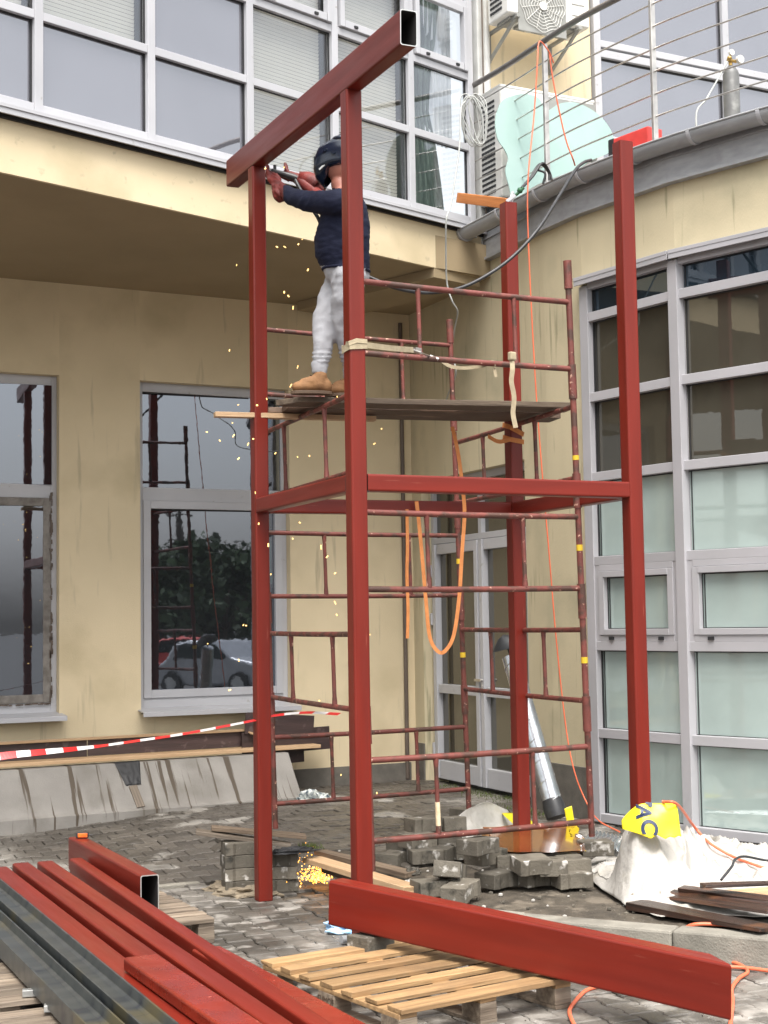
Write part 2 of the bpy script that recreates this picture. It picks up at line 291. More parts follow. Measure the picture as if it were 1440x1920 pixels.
def thing(name, label, cat, loc=(0, 0, 0), group=None):
    o = bpy.data.objects.new(name, None); COL.objects.link(o); o.location = [float(a) for a in loc]; o['_o'] = [float(a) for a in loc]; o.empty_display_size = .1
    return tag(o, label, cat, group)
def kids(o): return [c for c in COL.objects if c.parent == o]
def copy_tree(o, parent=None):
    c = o.copy(); COL.objects.link(c)
    if parent is not None: c.parent = parent
    for ch in kids(o): copy_tree(ch, c)
    return c
def bez(P, n=24):
    """smooth curve through points (Catmull-Rom)"""
    P = np.array(P, float); k = len(P); out = []; Q = np.vstack([2*P[0]-P[1], P, 2*P[-1]-P[-2]])
    for i in range(k-1):
        a, b, c, d = Q[i:i+4]; m = max(3, n//(k-1))
        for j in range(m):
            t = j/m; out.append(.5*((2*b)+(-a+c)*t+(2*a-5*b+4*c-d)*t*t+(-a+3*b-3*c+d)*t**3))
    out.append(P[-1]); return np.array(out)
def rotz(a): return np.array([[math.cos(a), -math.sin(a), 0], [math.sin(a), math.cos(a), 0], [0, 0, 1]])
def eul(x, y, z): return np.array(Matrix.Rotation(z, 3, 'Z') @ Matrix.Rotation(y, 3, 'Y') @ Matrix.Rotation(x, 3, 'X'))
# ------------------------------------------------------------------ ground
KP = np.array([(8.6, 2.0), (6.6, 4.63), (5.45, 6.18), (4.69, 7.24), (4.48, 7.62), (4.45, 8.6), (4.62, 9.5), (4.66, 10.0), (4.2, 10.36)])
def kx(y): return float(np.interp(y, KP[:, 1], KP[:, 0]))
def terr(x, y): return y > 10.3 if x < 3.9 else (x > kx(y) if y < 10.3 else True)
def ht(x, y):
    a = .15+max(0, y-7)*.012; b = max(0, y-10.3)*.048; t = min(1, max(0, (x-2.9)/2.2)); t = t*t*(3-2*t)*(1 if x > 4.3 else min(1, max(0, (y-10.2)/1.5)))
    return b*(1-t)+a*t
def gh(x, y): return ht(x, y) if terr(x, y) else 0.0
def flatsheet(name, x0, x1, y0, y1, z, m, n=1):
    b = MB(); b.sheet(lambda u, v: (x0+(x1-x0)*u, y0+(y1-y0)*v, z), n, n, smooth=False); o = b.build(name, m); return tag(o, kind='structure')
flatsheet('ground', -300, 300, -300, 300, -.045, ASPH)
flatsheet('bedding_sand', -3, 10, 2.5, 13.6, -.022, SOIL, 4)
def pavers(name, m, inside, hf, ang, org, x0, x1, y0, y1, drop=.004, skip=0):
    a, W_, w_ = .1, .165, .135; g = .0028
    half = [(-W_/2, -a), (-W_/2, -.06), (-w_/2, -.04), (-w_/2, .04), (-W_/2, .06), (-W_/2, a)]
    out = np.array([(x+g, y+(g if y == -a else -g if y == a else 0)) for x, y in half]+[(-x-g, y+(g if y == -a else -g if y == a else 0)) for x, y in half[::-1]])
    inn = out*np.array([(W_-.016)/W_, (2*a-.014)/(2*a)]); n = 12; p = (W_+w_)/2; V = []; F = []; RN = []; c = 0
    R2 = np.array([[math.cos(ang), -math.sin(ang)], [math.sin(ang), math.cos(ang)]])
    K = int(14/p)
    for i in range(-K, K):
        for j in range(-70, 71):
            q = R2@np.array([i*p, j*2*a+(a if i % 2 else 0)])+np.array(org)
            if not (x0 < q[0] < x1 and y0 < q[1] < y1) or not inside(*q) or random.random() < skip: continue
            z = hf(*q)+random.uniform(-drop, drop); tx, ty = random.gauss(0, .006), random.gauss(0, .006); r = random.random(); tx += (hf(q[0]+.05, q[1])-hf(q[0]-.05, q[1]))*10; ty += (hf(q[0], q[1]+.05)-hf(q[0], q[1]-.05))*10
            for pts, dz in ((out, -.05), (out, -.006), (inn, 0)):
                for x, y in pts:
                    w = R2@np.array([x, y])+q; V.append((w[0], w[1], z+dz+(w[0]-q[0])*tx+(w[1]-q[1])*ty)); RN.append(r)
            for k in range(n):
                l = (k+1) % n; F.append([c+k, c+n+k, c+n+l, c+l]); F.append([c+n+k, c+2*n+k, c+2*n+l, c+n+l])
            F.append([c+2*n+k for k in range(n)][::-1]); c += 3*n
    b = MB(); b.add(V, F, lc=V); b.RN = [np.array(RN)]; o = b.build(name, m)
    return tag(o, kind='structure')
pavers('paving', PAVE, lambda x, y: (not terr(x-.12, y)) and y < 10.22 and not (4.02 < x < 4.35 and 9.40 < y < 9.62) and not (4.28 < x < 4.44 and 8.35 < y < 8.62) , lambda x, y: 0, rad(-4), (3, 8), -1.5, 8.5, 3.0, 10.3)
def soilzone(x, y):
    if y > 10.3: return False
    if y > 9.2: return x-kx(y) < .3
    d = x-kx(y); return d < (.95 if y < 7.4 else .8) or (4.3 < x < 6.2 and 7.4 < y < 8.6)
pavers('upper_paving', PAVED, lambda x, y: terr(x, y) and not soilzone(x, y) and y < 13.5 and x < 7.6, ht, rad(86), (3, 11), -3, 7.5, 3.0, 13.55, drop=.006)
b = MB(); NX, NY = 120, 100
def tz(u, v):
    x = -3+11.5*u; y = 3+10.7*v
    if not terr(x-.10, y): return (x, y, -.10)
    e = random.uniform(-.008, .008) if soilzone(x, y) else 0
    return (x, y, ht(x, y)-(.012 if soilzone(x, y) else .03)+e)
b.sheet(tz, NX, NY, smooth=True); tag(b.build('upper_ground', SOIL), kind='structure')
# kerb: stones one behind the other with dark joints
b = MB()
s_ = 0; path = KP[1:5]; seg = []
Lk = np.concatenate([[0], np.cumsum(np.linalg.norm(np.diff(path, axis=0), axis=1))])
t = -.35
while t < Lk[-1]-.1:
    t0, t1 = max(t, 0)+.008, min(t+.93, Lk[-1]); 
    A = np.array([np.interp(t0, Lk, path[:, k]) for k in (0, 1)]); B = np.array([np.interp(t1, Lk, path[:, k]) for k in (0, 1)])
    d = nrm(B-A); nn = np.array([d[1], -d[0]]); 
    if np.dot(nn, (1, 0)) < 0: nn = -nn
    c = (A+B)/2+nn*.085; b.bar((*(A+nn*.085), .045), (*(B+nn*.085), .045+random.uniform(-.006, .006)), .17, .21, jit=.003); t += .93
kb = b.build('kerb', KERB, bev=.014); tag(kb, kind='structure')
b = MB(); b.bar((-3, 10.26, -.02), (3.8, 10.26, -.02), .08, .06); tag(b.build('flush_kerb', KERB, bev=.006), kind='structure')
# ------------------------------------------------------------------ main building (left): recessed ground floor, overhanging upper floor
YA = 13.62; BLD = thing('office_building', 'cream rendered building with glazed upper floor overhanging two tall ground-floor windows', 'building', (3, YA, 0))
UA = math.atan2(11.75-10.39, 6.95-2.40); ud = np.array([math.cos(UA), math.sin(UA), 0]); un = np.array([math.sin(UA), -math.cos(UA), 0]); UP0 = np.array([2.40, 10.39, 0])
def UPt(s, z, o=0): return UP0+ud*s+un*o+np.array([0, 0, z])       # point on the upper facade: s along it, o outwards
WIN = [(2.15, 3.70), (4.48, 6.03)]; WZ0, WZ1 = 1.03, 4.18
b = MB()
def wbox(x0, x1, z0, z1, y0=YA, y1=YA+.35): b.box(((x0+x1)/2, (y0+y1)/2, (z0+z1)/2), (x1-x0, y1-y0, z1-z0))
wbox(-4, WIN[0][0], -.2, 5.05); wbox(WIN[0][1], WIN[1][0], -.2, 5.05); wbox(WIN[1][1], 7.9, -.2, 5.05)
for x0, x1 in WIN: wbox(x0, x1, -.2, WZ0-.02); wbox(x0, x1, WZ1, 5.05)
b.build('wall', WALL, BLD)
b = MB(); b.box((1.7, YA-.012, .12), (11.3, .03, .56)); b.build('plinth', PLINTH, BLD, bev=.004)
SOF = 5.05; SEND = (7.25-2.40)/math.cos(UA)
b = MB()
poly = [UPt(-7, 0)[:2], UPt(4.38, 0)[:2], (7.4, 11.45+.35), (7.9, YA+.1), (-4.5, YA+.1)]
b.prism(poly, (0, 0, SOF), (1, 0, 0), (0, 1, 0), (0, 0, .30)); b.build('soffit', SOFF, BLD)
b = MB()
b.prism([(-7, SOF-.003), (SEND-.02, SOF-.003), (SEND-.02, 5.49), (-7, 5.49)], UP0+un*.004, ud, (0, 0, 1), -un*.03); b.build('fascia', WALL, BLD)
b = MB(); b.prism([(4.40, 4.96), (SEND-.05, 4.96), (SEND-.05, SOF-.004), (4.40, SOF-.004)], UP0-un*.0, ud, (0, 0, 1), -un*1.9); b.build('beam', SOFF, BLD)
# ground floor windows
PT = rad(2.05)      # added turn of the panes, shifts the mirrored scene sideways in the glass
def gwin(x0, x1, old):
    y = YA+.13; zm = 3.08; w = MB(); fw = .055
    for xx in (x0+fw/2, x1-fw/2): w.box((xx, y, (WZ0+WZ1)/2), (fw, .08, WZ1-WZ0))
    for z, h in ((WZ1-.045, .09), (WZ0+.06, .12), (zm+.02, .13)): w.box(((x0+x1)/2, y, z), (x1-x0-2*fw, .074, h))
    o = w.build('window', ALU, BLD, bev=.004)
    s = MB(); z0, z1 = WZ0+.12, zm-.045; sw = .075
    for xx in (x0+fw+sw/2, x1-fw-sw/2): s.box((xx, y-.012, (z0+z1)/2), (sw, .09, z1-z0))
    for z in (z0+sw/2, z1-sw/2): s.box(((x0+x1)/2, y-.012, z), (x1-x0-2*fw-2*sw, .086, sw))
    if old:
        for k in range(70):   # peeling edge of the weathered sash
            z = random.uniform(z0, z1+.05); s.box((x1-fw-.004+random.uniform(-.01, .012), y-.062, z), (random.uniform(.006, .02), .012, random.uniform(.02, .07)), mi=1)
        for k in range(40):
            xx = random.uniform(x0, x1-.05); s.box((xx, y-.062, z0-.01+random.uniform(-.006, .006)), (random.uniform(.02, .06), .012, .014), mi=1)
    s.build('sash', [OLDF if old else ALU, PIPEB], o, bev=.004)
    g = MB(); g.box(((x0+x1)/2, y+.01, (zm+.08+WZ1-.09)/2), (x1-x0-.1, .012, WZ1-.09-zm-.08), R=-(PT if not old else rad(5.2))); g.build('pane', GLA, o)
    g = MB(); g.box(((x0+x1)/2, y+.012, (z0+z1)/2), (x1-x0-2*fw-.1, .012, z1-z0-.1), R=-(PT if not old else rad(5.2))); g.build('pane', GLA, o)
    g = MB(); 
    for a, c_ in (((x0+fw, 0, WZ1-.096), (x1-fw, 0, WZ1-.096)), ((x0+.12, 0, z1-sw-.006), (x1-.12, 0, z1-sw-.006)), ((x0+.13+.002, 0, z0+.07), (x0+.132, 0, z1-.07)), ((x1-.132, 0, z0+.07), (x1-.132, 0, z1-.07))):
        A = np.array(a); B = np.array(c_); A[1] = B[1] = y-.004; g.bar(A, B, .012, .012, up=(0, 1, 0))
    g.build('seal', ALUD, o)
    g = MB(); g.prism([(0, 0), (.30, -.03), (.30, -.075), (.285, -.075), (.285, -.04), (0, -.012)], (x0-.03, YA+.13, WZ0+.035), (0, -1, 0), (0, 0, 1), (x1-x0+.06, 0, 0)); g.build('sill', ALU, o, bev=.002)
gwin(*WIN[0], True); gwin(*WIN[1], False)
# upper floor glazing
def us(px, z=6): # s coordinate of a mullion seen at px
    p = PL(px, 100, UP0, un); return np.dot(p-UP0, ud)
ms = [us(v) for v in (-420, -210, -75, 71, 282, 467, 626, 768, 879)]
ZR = [5.53, 6.265, 6.945, 7.64, 8.3]
b = MB(); b.bar(UPt(-7, 5.505, .03), UPt(SEND, 5.505, .03), .14, .03); b.bar(UPt(-7, 5.472, .085), UPt(SEND+.02, 5.472, .085), .012, .05); b.bar(UPt(-7, 5.45, .012), UPt(SEND, 5.45, .012), .03, .03, mi=1)
b.build('drip_sill', [ALU, ALUD], BLD, bev=.002)
kinds = {0: 'cccc', 1: 'cccc', 2: 'cbbb', 3: 'cbbb', 4: 'cccc', 5: 'bbbb', 6: 'bbbb', 7: 'gggg'}
GLAZ = {'c': GLU, 'b': GLB, 'g': GLB}
for k in range(len(ms)-1):
    s0, s1 = ms[k], ms[k+1]; w = MB()
    w.bar(UPt(s0, 5.52, -.02), UPt(s0, 8.35, -.02), .07, .075, up=un)
    if k == len(ms)-2: w.bar(UPt(s1, 5.52, -.02), UPt(s1, 8.35, -.02), .07, .075, up=un)
    w.bar(UPt(s0+.035, 5.565, -.02), UPt(s1-.035, 5.565, -.02), .066, .08, up=(0, 0, 1))
    for z in ZR[1:4]: w.bar(UPt(s0+.035, z, -.02), UPt(s1-.035, z, -.02), .066, .065)
    w.bar(UPt(s0+.035, 8.32, -.02), UPt(s1-.035, 8.32, -.02), .066, .065)
    o = w.build('upper_window', ALU, BLD, bev=.004)
    for r in range(4):
        z0, z1 = ZR[r]+(.07 if r == 0 else .03), ZR[r+1]-.03; kd = kinds[k][r]
        g = MB(); g.prism([(s0+.03, z0), (s1-.03, z0), (s1-.03, z1), (s0+.03, z1)], UP0-un*.035, ud, (0, 0, 1), -un*.01); g.build('pane', GLAZ[kd], o)
        g = MB()
        for A, B in ((UPt(s1-.040, z0, -.026), UPt(s1-.040, z1, -.026)), (UPt(s0+.04, z0, -.026), UPt(s0+.04, z1, -.026))): g.bar(A, B, .012, .012, up=un)
        g.bar(UPt(s0+.04, z1-.004, -.026), UPt(s1-.04, z1-.004, -.026), .012, .010); g.build('seal', ALUD, o)
        if r == 2 and k in (5, 6, 7):   # opening sash
            g = MB(); a, c_ = s0+.045, s1-.045; zz0, zz1 = z0+.01, z1-.01
            for s_ in (a+.03, c_-.03): g.bar(UPt(s_, zz0, .012), UPt(s_, zz1, .012), .05, .06, up=un)
            for z in (zz0+.035, zz1-.03): g.bar(UPt(a+.06, z, .012), UPt(c_-.06, z, .012), .05, .065)
            sa = g.build('sash', ALU, o, bev=.004)
            g = MB()
            for f_ in (.22, .78): g.bar(UPt(a+(c_-a)*f_-.02, zz0+.03, .043), UPt(a+(c_-a)*f_+.02, zz0+.03, .043), .014, .02)
            g.build('drain_cap', ALUD, o)
    if 'b' in kinds[k]:
        zb0 = 5.60 if k >= 5 else 6.27; g = MB(); n = int((8.3-zb0)/.032)
        for i in range(n):
            z = zb0+(i+.5)*.032; g.prism([(0, -.010), (.004, -.012), (.012, .013), (.008, .014)], UPt(s0+.06, z, -.14), un, (0, 0, 1), ud*(s1-s0-.12))
        if k == 5 or k == 6:
            pass
        g.build('blind', BLIND, o)
    if 'g' in kinds[k]:
        g = MB(); g.sheet(lambda u, v: UPt(s0+.06+(s1-s0-.12)*u*(.35+.65*abs(v-.42)**.6+.05), 5.6+2.6*v, -.18+.03*math.sin(u*45+3*v)), 60, 8); g.build('curtain', CURTG, o)
        g = MB(); g.sheet(lambda u, v: UPt(s1-.06-(s1-s0-.12)*.55*u, 6.3+2.0*v, -.20+.03*math.sin(u*40)), 40, 6); g.build('curtain', CURT, o)
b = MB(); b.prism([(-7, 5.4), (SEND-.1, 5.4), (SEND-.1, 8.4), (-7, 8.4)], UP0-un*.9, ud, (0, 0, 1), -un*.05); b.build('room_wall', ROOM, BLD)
b = MB(); b.prism([(-7, 8.355), (SEND+.02, 8.355), (SEND+.02, 9.2), (-7, 9.2)], UP0-un*.01, ud, (0, 0, 1), -un*2.5); b.build('parapet', WALL, BLD)
b = MB(); b.prism([(-.02, 5.35), (.12, 5.35), (.12, 8.36), (-.02, 8.36)], UPt(SEND, 0, .012), ud, (0, 0, 1), -un*.2); b.build('corner_post', PIPEW, BLD, bev=.004)
# pipe in the inner corner
b = MB(); b.tube([(7.30, YA-.03, .24), (7.30, YA-.03, 4.95)], .022, 8); b.build('corner_pipe', PIPEB, BLD)
# ------------------------------------------------------------------ curved wing (right)
WCV = np.array([(7.42, 13.62), (7.36, 12.6), (7.27, 11.35), (7.20, 10.75), (7.18, 10.15), (7.30, 9.07), (7.60, 8.01), (8.08, 7.02), (8.75, 6.12), (9.6, 5.35), (10.6, 4.75)])
WING = thing('curved_wing', 'cream building wing curving forward with grey glazing, a double door and a roof terrace', 'building', (7.3, 10.5, 0))
def offs(P, d):
    P = np.array(P); T = np.gradient(P, axis=0); N = np.stack([T[:, 1], -T[:, 0]], 1); N /= np.linalg.norm(N, axis=1)[:, None]
    return P+N*d    # positive d = outwards (towards -X)
def strip(b, P, z0, z1, th, mi=0, capd=True, smooth=False):
    """a wall following plan points P, thickness th inwards"""
    O = np.array(P); I = offs(P, -th) if th > 0 else offs(P, -th); n = len(O); V = []; LC = []; L = 0
    for i in range(n):
        if i: L += np.linalg.norm(O[i]-O[i-1])
        for q, z in ((O[i], z0), (O[i], z1), (I[i], z1), (I[i], z0)): V.append((*q, z)); LC.append((L, 0 if q is O[i] else .3, z))
    f = [(i*4+j, i*4+4+j, i*4+4+(j+1) % 4, i*4+(j+1) % 4) for i in range(n-1) for j in range(4)]+[(0, 1, 2, 3), (n*4-1, n*4-2, n*4-3, n*4-4)]
    b.add(V, f, mi, smooth, lc=LC)
T0 = offs(WCV, 0)
if T0[0][0] < 0: pass
_t = WCV[1]-WCV[0]; OUT = 1 if offs(WCV, 1)[0][0] < WCV[0][0] else -1
def off(P, d): return offs(P, d*OUT)
def strip2(b, P, z0, z1, th, mi=0, smooth=False):
    O = np.array(P); I = off(P, -th); n = len(O); V = []; LC = []; L = 0
    for i in range(n):
        if i: L += np.linalg.norm(O[i]-O[i-1])
        for k, (q, z) in enumerate(((O[i], z0), (O[i], z1), (I[i], z1), (I[i], z0))): V.append((*q, z)); LC.append((L, 0 if k < 2 else .3, z))
    f = [(i*4+j, i*4+4+j, i*4+4+(j+1) % 4, i*4+(j+1) % 4) for i in range(n-1) for j in range(4)]+[(0, 1, 2, 3), (n*4-1, n*4-2, n*4-3, n*4-4)]
    b.add(V, f, mi, smooth, lc=LC)
def wc(y): return np.array([float(np.interp(-y, -WCV[:, 1], WCV[:, 0])), y])
DY0, DY1 = 13.40, 11.20; DZ = 3.27     # door opening
b = MB()
strip2(b, [wc(13.62), wc(DY0)], -.2, 5.23, .35)
strip2(b, [wc(DY1), wc(10.75), wc(10.15)], -.2, 5.23, .35)
strip2(b, [wc(DY0), wc(12.6), wc(11.9), wc(DY1)], DZ, 5.23, .35)
strip2(b, [tuple(p) for p in WCV[4:]], 4.62, 5.23, .3)
b.build('wall', WALLB, WING)
b = MB(); strip2(b, off([wc(13.6), wc(DY0+.002)], .015), -.2, .60, .1); b.build('plinth', PLINTH, WING, bev=.004); b = MB(); strip2(b, off([wc(DY1-.002), wc(10.75), wc(10.16)], .015), -.2, .62, .1); b.build('plinth', PLINTH, WING, bev=.004)
b = MB(); strip2(b, off(WCV[4:], .0), -.2, .19, .3); b.build('base', KERB, WING)
# grey metal fascia and terrace slab
b = MB(); strip2(b, off(WCV[1:], .05), 5.215, 5.47, .3); b.build('metal_fascia', ZINC, WING, bev=.004)
b = MB(); strip2(b, off(WCV[1:], .075), 5.205, 5.228, .3); strip2(b, off(WCV[1:], .06), 5.40, 5.415, .3);  b.build('fascia_trim', ZINC, WING)
b = MB(); TC = off(WCV, .06); b.prism([tuple(p) for p in TC[1:]]+[(14, 5), (14, 12.3), (7.4, 12.3)], (0, 0, 5.47), (1, 0, 0), (0, 1, 0), (0, 0, .05)); b.build('terrace_slab', KERB, WING)
# gutter
GC = []
for i in range(len(WCV)-1):
    for k in range(6): GC.append(WCV[i]+(WCV[i+1]-WCV[i])*k/6)
GC = np.array(GC)
for _ in range(6): GC[1:-1] = (GC[:-2]+2*GC[1:-1]+GC[2:])/4
GC = GC[GC[:, 1] < 11.86]; GC = np.vstack([[7.27, 11.87], GC]); GP = off(GC, .145); rg = .086
GK = np.clip((GP[:, 1]-10.5)/1.3, 0, 1)**1.5; GP[:, 0] -= .17*GK; GZz = 5.507-.075*GK
b = MB(); V = []; LC = []; prof = [(rg*math.cos(a), rg*math.sin(a)) for a in np.linspace(-math.pi, 0, 13)]+[((rg-.006)*math.cos(a), (rg-.006)*math.sin(a)) for a in np.linspace(0, -math.pi, 13)]
N_ = off(GC, 1.145)-GP; N_ /= np.linalg.norm(N_, axis=1)[:, None]; m = len(prof)
for i, p in enumerate(GP):
    for u, v in prof: V.append((p[0]+N_[i][0]*u, p[1]+N_[i][1]*u, GZz[i]+v)); LC.append((i*.1, u, v))
f = [(i*m+j, (i+1)*m+j, (i+1)*m+(j+1) % m, i*m+(j+1) % m) for i in range(len(GP)-1) for j in range(m)]+[tuple(range(13))]
b.add(V, f, 0, True, lc=LC)
b.tube([(p[0]+N_[i][0]*rg, p[1]+N_[i][1]*rg, GZz[i]+.002) for i, p in enumerate(GP)], .009, 6)
GUT = b.build('gutter', ZINC, WING)
L_ = np.concatenate([[0], np.cumsum(np.linalg.norm(np.diff(GP, axis=0), axis=1))]); t = .12
while t < L_[-1]:
    zg = float(np.interp(t, L_, GZz))
    p = np.array([np.interp(t, L_, GP[:, k]) for k in (0, 1)]); nn = nrm(np.array([np.interp(t, L_, N_[:, k]) for k in (0, 1)])); tt = np.array([-nn[1], nn[0]])
    b = MB(); R_ = rg+.005; pts = [np.array([p[0]+nn[0]*R_*math.cos(a), p[1]+nn[1]*R_*math.cos(a), zg+R_*math.sin(a)]) for a in np.linspace(-math.pi*1.0, .12, 16)]
    pts = [pts[0]+np.array([-nn[0]*.02, -nn[1]*.02, -.05])]+pts
    b.ribbon(pts, .03, (tt[0], tt[1], 0), th=.006); b.build('gutter_bracket', ALU, GUT); t += .60
b = MB(); strip2(b, off(WCV[1:], .10), 5.52, 5.535, .25); b.build('edge_flashing', ZINC, WING)
# glazing bays
BZ = [.20, .915, 1.62, 2.31, 3.00, 3.66, 4.33, 4.60]
for k in range(4, 9):
    A = np.array([*WCV[k], 0]); B = np.array([*WCV[k+1], 0]); d = nrm(B-A); Lb = np.linalg.norm(B-A); no = np.array([d[1], -d[0], 0]); 
    if no[0] > 0: no = -no
    def Q(s, z, o=0): return A+d*s+no*o+np.array([0, 0, z])
    w = MB(); mw = .085
    s0 = .10 if k == 4 else mw/2; s1 = Lb-mw/2
    if k == 4: w.bar(Q(.05, .2, -.01), Q(.05, 4.60, -.01), .10, .09, up=no)
    w.bar(Q(Lb, .2, .0), Q(Lb, 4.60, .0), .10, mw, up=no)
    for i, z in enumerate(BZ): w.bar(Q(s0, z+(.035 if i == 0 else 0), -.012), Q(s1, z+(.035 if i == 0 else 0), -.012), .082, .075 if i else .07)
    bay = w.build('window', ALUB, WING, bev=.004)
    g = MB(); g.bar(Q(0, 4.655, .02), Q(Lb, 4.655, .02), .15, .03); g.bar(Q(0, 4.625, .085), Q(Lb, 4.625, .085), .012, .05); g.build('head_flashing', ALUB, bay, bev=.002)
    for r in range(7):
        z0, z1 = BZ[r]+.036+(.034 if r == 0 else 0), BZ[r+1]-.036; e = 0.0
        if r == 2:      # awning sash
            g = MB(); a, c_ = s0+.004, s1-.004; fr = .05
            for (lo, hi, o_) in ((0, .05, .0), (.052, .10, .012)):
                for s_ in (a+(lo+hi)/2, c_-(lo+hi)/2): g.bar(Q(s_, z0+lo, o_), Q(s_, z1-lo, o_), .06, hi-lo, up=no)
                for z in (z0+(lo+hi)/2, z1-(lo+hi)/2): g.bar(Q(a+hi, z, o_), Q(c_-hi, z, o_), .058, hi-lo)
            sa = g.build('awning_sash', ALUB, bay, bev=.003)
            for f_ in (.2, .8):
                g = MB(); g.bar(Q(a+(c_-a)*f_-.025, z0+.026, .036), Q(a+(c_-a)*f_+.025, z0+.026, .036), .014, .026); g.build('drain_cap', ALUD, bay)
            e = .10; oo = -.018
        else: oo = -.032
        m_ = MINT if r <= 3 else (GLD2 if r == 6 else GLD)
        g = MB(); g.prism([(s0+e, z0+e), (s1-e, z0+e), (s1-e, z1-e), (s0+e, z1-e)], A+no*oo, d, (0, 0, 1), -no*.01); g.build('frosted_pane' if r <= 3 else 'pane', m_, bay)
        g = MB()
        g.bar(Q(s0+e+.006, z0+e, oo+.006), Q(s0+e+.006, z1-e, oo+.006), .012, .012, up=no); g.bar(Q(s0+e+.03, z0+e, oo+.004), Q(s0+e+.03, z1-e, oo+.004), .006, .007, up=no)
        g.bar(Q(s0+e, z1-e-.005, oo+.006), Q(s1-e, z1-e-.005, oo+.006), .012, .010); g.bar(Q(s0+e, z0+e+.003, oo+.004), Q(s1-e, z0+e+.003, oo+.004), .01, .006)
        g.bar(Q(s1-e-.006, z0+e, oo+.006), Q(s1-e-.006, z1-e, oo+.006), .012, .010, up=no); g.build('seal', ALUD, bay)
# door: two glazed leaves and a fanlight, set back in the reveal
dA = np.array([wc(DY0)[0]+.14, DY0, 0]); dB = np.array([wc(DY1)[0]+.14, DY1, 0]); dd = nrm(dB-dA); Ld = np.linalg.norm(dB-dA); dn = np.array([-dd[1]*0-abs(dd[1]), dd[0]*np.sign(dd[1])*1.0, 0]); dn = nrm(np.array([dd[1], -dd[0], 0])); dn = dn if dn[0] < 0 else -dn
def D(s, z, o=0): return dA+dd*s+dn*o+np.array([0, 0, z])
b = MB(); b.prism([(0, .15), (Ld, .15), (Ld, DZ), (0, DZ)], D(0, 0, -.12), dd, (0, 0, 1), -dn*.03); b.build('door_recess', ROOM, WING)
w = MB(); tz_ = 2.62; gz = .25
for s_ in (.03, Ld-.03): w.bar(D(s_, gz), D(s_, DZ), .08, .06, up=dn)
for z, h in ((DZ-.035, .07), (tz_+.03, .06)): w.bar(D(.06, z), D(Ld-.06, z), .078, h)
w.bar(D(Ld*.5, tz_+.06), D(Ld*.5, DZ-.07), .078, .06, up=dn)
DOOR = w.build('door', ALU, WING, bev=.004)
for a, c_ in ((.06, Ld*.5-.03), (Ld*.5+.03, Ld-.06)):
    g = MB(); g.prism([(a, tz_+.06), (c_, tz_+.06), (c_, DZ-.07), (a, DZ-.07)], D(0, 0, -.01), dd, (0, 0, 1), -dn*.01); g.build('pane', GLD, DOOR)
for a, c_ in ((.065, Ld*.5-.005), (Ld*.5+.005, Ld-.065)):
    g = MB(); st = .095
    for s_ in (a+st/2, c_-st/2): g.bar(D(s_, gz+.01, .015), D(s_, tz_-.005, .015), .07, st, up=dn)
    for z, h in ((gz+.10, .18), (tz_-.055, .10), (1.16, .09)): g.bar(D(a+st, z, .015), D(c_-st, z, .015), .068, h)
    lf = g.build('door_leaf', ALU, DOOR, bev=.004)
    for z0, z1 in ((gz+.19, 1.115), (1.205, tz_-.105)):
        g = MB(); g.prism([(a+st, z0), (c_-st, z0), (c_-st, z1), (a+st, z1)], D(0, 0, 0), dd, (0, 0, 1), -dn*.01); g.build('pane', GLD, DOOR)
g = MB()
for s_ in (Ld*.5-.05, Ld*.5+.05): pass
g.bar(D(Ld*.5+.05, 1.27, .07), D(Ld*.5-.09, 1.27, .07), .02, .025); g.tube([D(Ld*.5+.05, 1.27, .04), D(Ld*.5+.05, 1.27, .09)], .016, 8); g.bar(D(Ld*.5+.05, 1.12, .055), D(Ld*.5+.05, 1.22, .055), .012, .03, up=dn); g.bar(D(Ld*.5+.05, 2.03, .055), D(Ld*.5+.05, 2.12, .055), .012, .03, up=dn)
g.build('handle', INOX, DOOR, bev=.003)
for z in (2.35, 1.86, .55):
    g = MB(); g.tube([D(.05, z-.06, .055), D(.05, z+.06, .055)], .02, 8); g.bar(D(.0, z+.03, .05), D(.10, z+.03, .05), .02, .045); g.build('hinge', ALU, DOOR)
# long timbers standing behind the door glass are seen through it only faintly
# terrace storey
b = MB(); TY = 11.95
b.box((7.98, TY+.15, 7.1), (1.30, .3, 3.4)); b.box((11.5, TY+.15, 9.0), (8.5, .3, .6)); b.build('terrace_wall', WALL, WING)
b = MB(); b.tube([(7.36, TY-.06, 5.5), (7.36, TY-.06, 8.6)], .045, 12); b.build('downpipe', PIPEW, WING)
b = MB(); b.tube([(7.24, TY-.10, 5.5), (7.24, TY-.10, 8.6)], .014, 8); b.tube([(7.27, TY-.16, 5.5), (7.27, TY-.16, 8.6)], .008, 8); b.build('conduit', PIPEB, WING)
xs = [8.66, 10.32, 12.0, 13.7]
for k in range(3):
    x0, x1 = xs[k], xs[k+1]; w = MB()
    w.box((x0+.04, TY+.02, 7.2), (.08, .1, 3.3)); 
    if k == 2: w.box((x1+.04, TY+.02, 7.2), (.08, .1, 3.3))
    for z, h in ((5.58, .1), (6.62, .08), (7.50, .08), (7.60, .07), (8.7, .1)): w.box(((x0+x1)/2+.04, TY+.02, z), (x1-x0-.08, .094, h))
    o = w.build('terrace_window', ALU, WING, bev=.004)
    for z0, z1 in ((5.63, 6.58), (6.66, 7.46), (7.635, 8.65)):
        g = MB(); g.box(((x0+x1)/2+.04, TY+.03, (z0+z1)/2), (x1-x0-.08, .012, z1-z0)); g.build('pane', GLB if (k == 0 and False) else GLU, o)
        g = MB(); g.box(((x0+x1)/2+.04, TY+.018, z1-.006), (x1-x0-.09, .012, .012)); g.box((x1-.008, TY+.018, (z0+z1)/2), (.014, .012, z1-z0)); g.build('seal', ALUD, o)
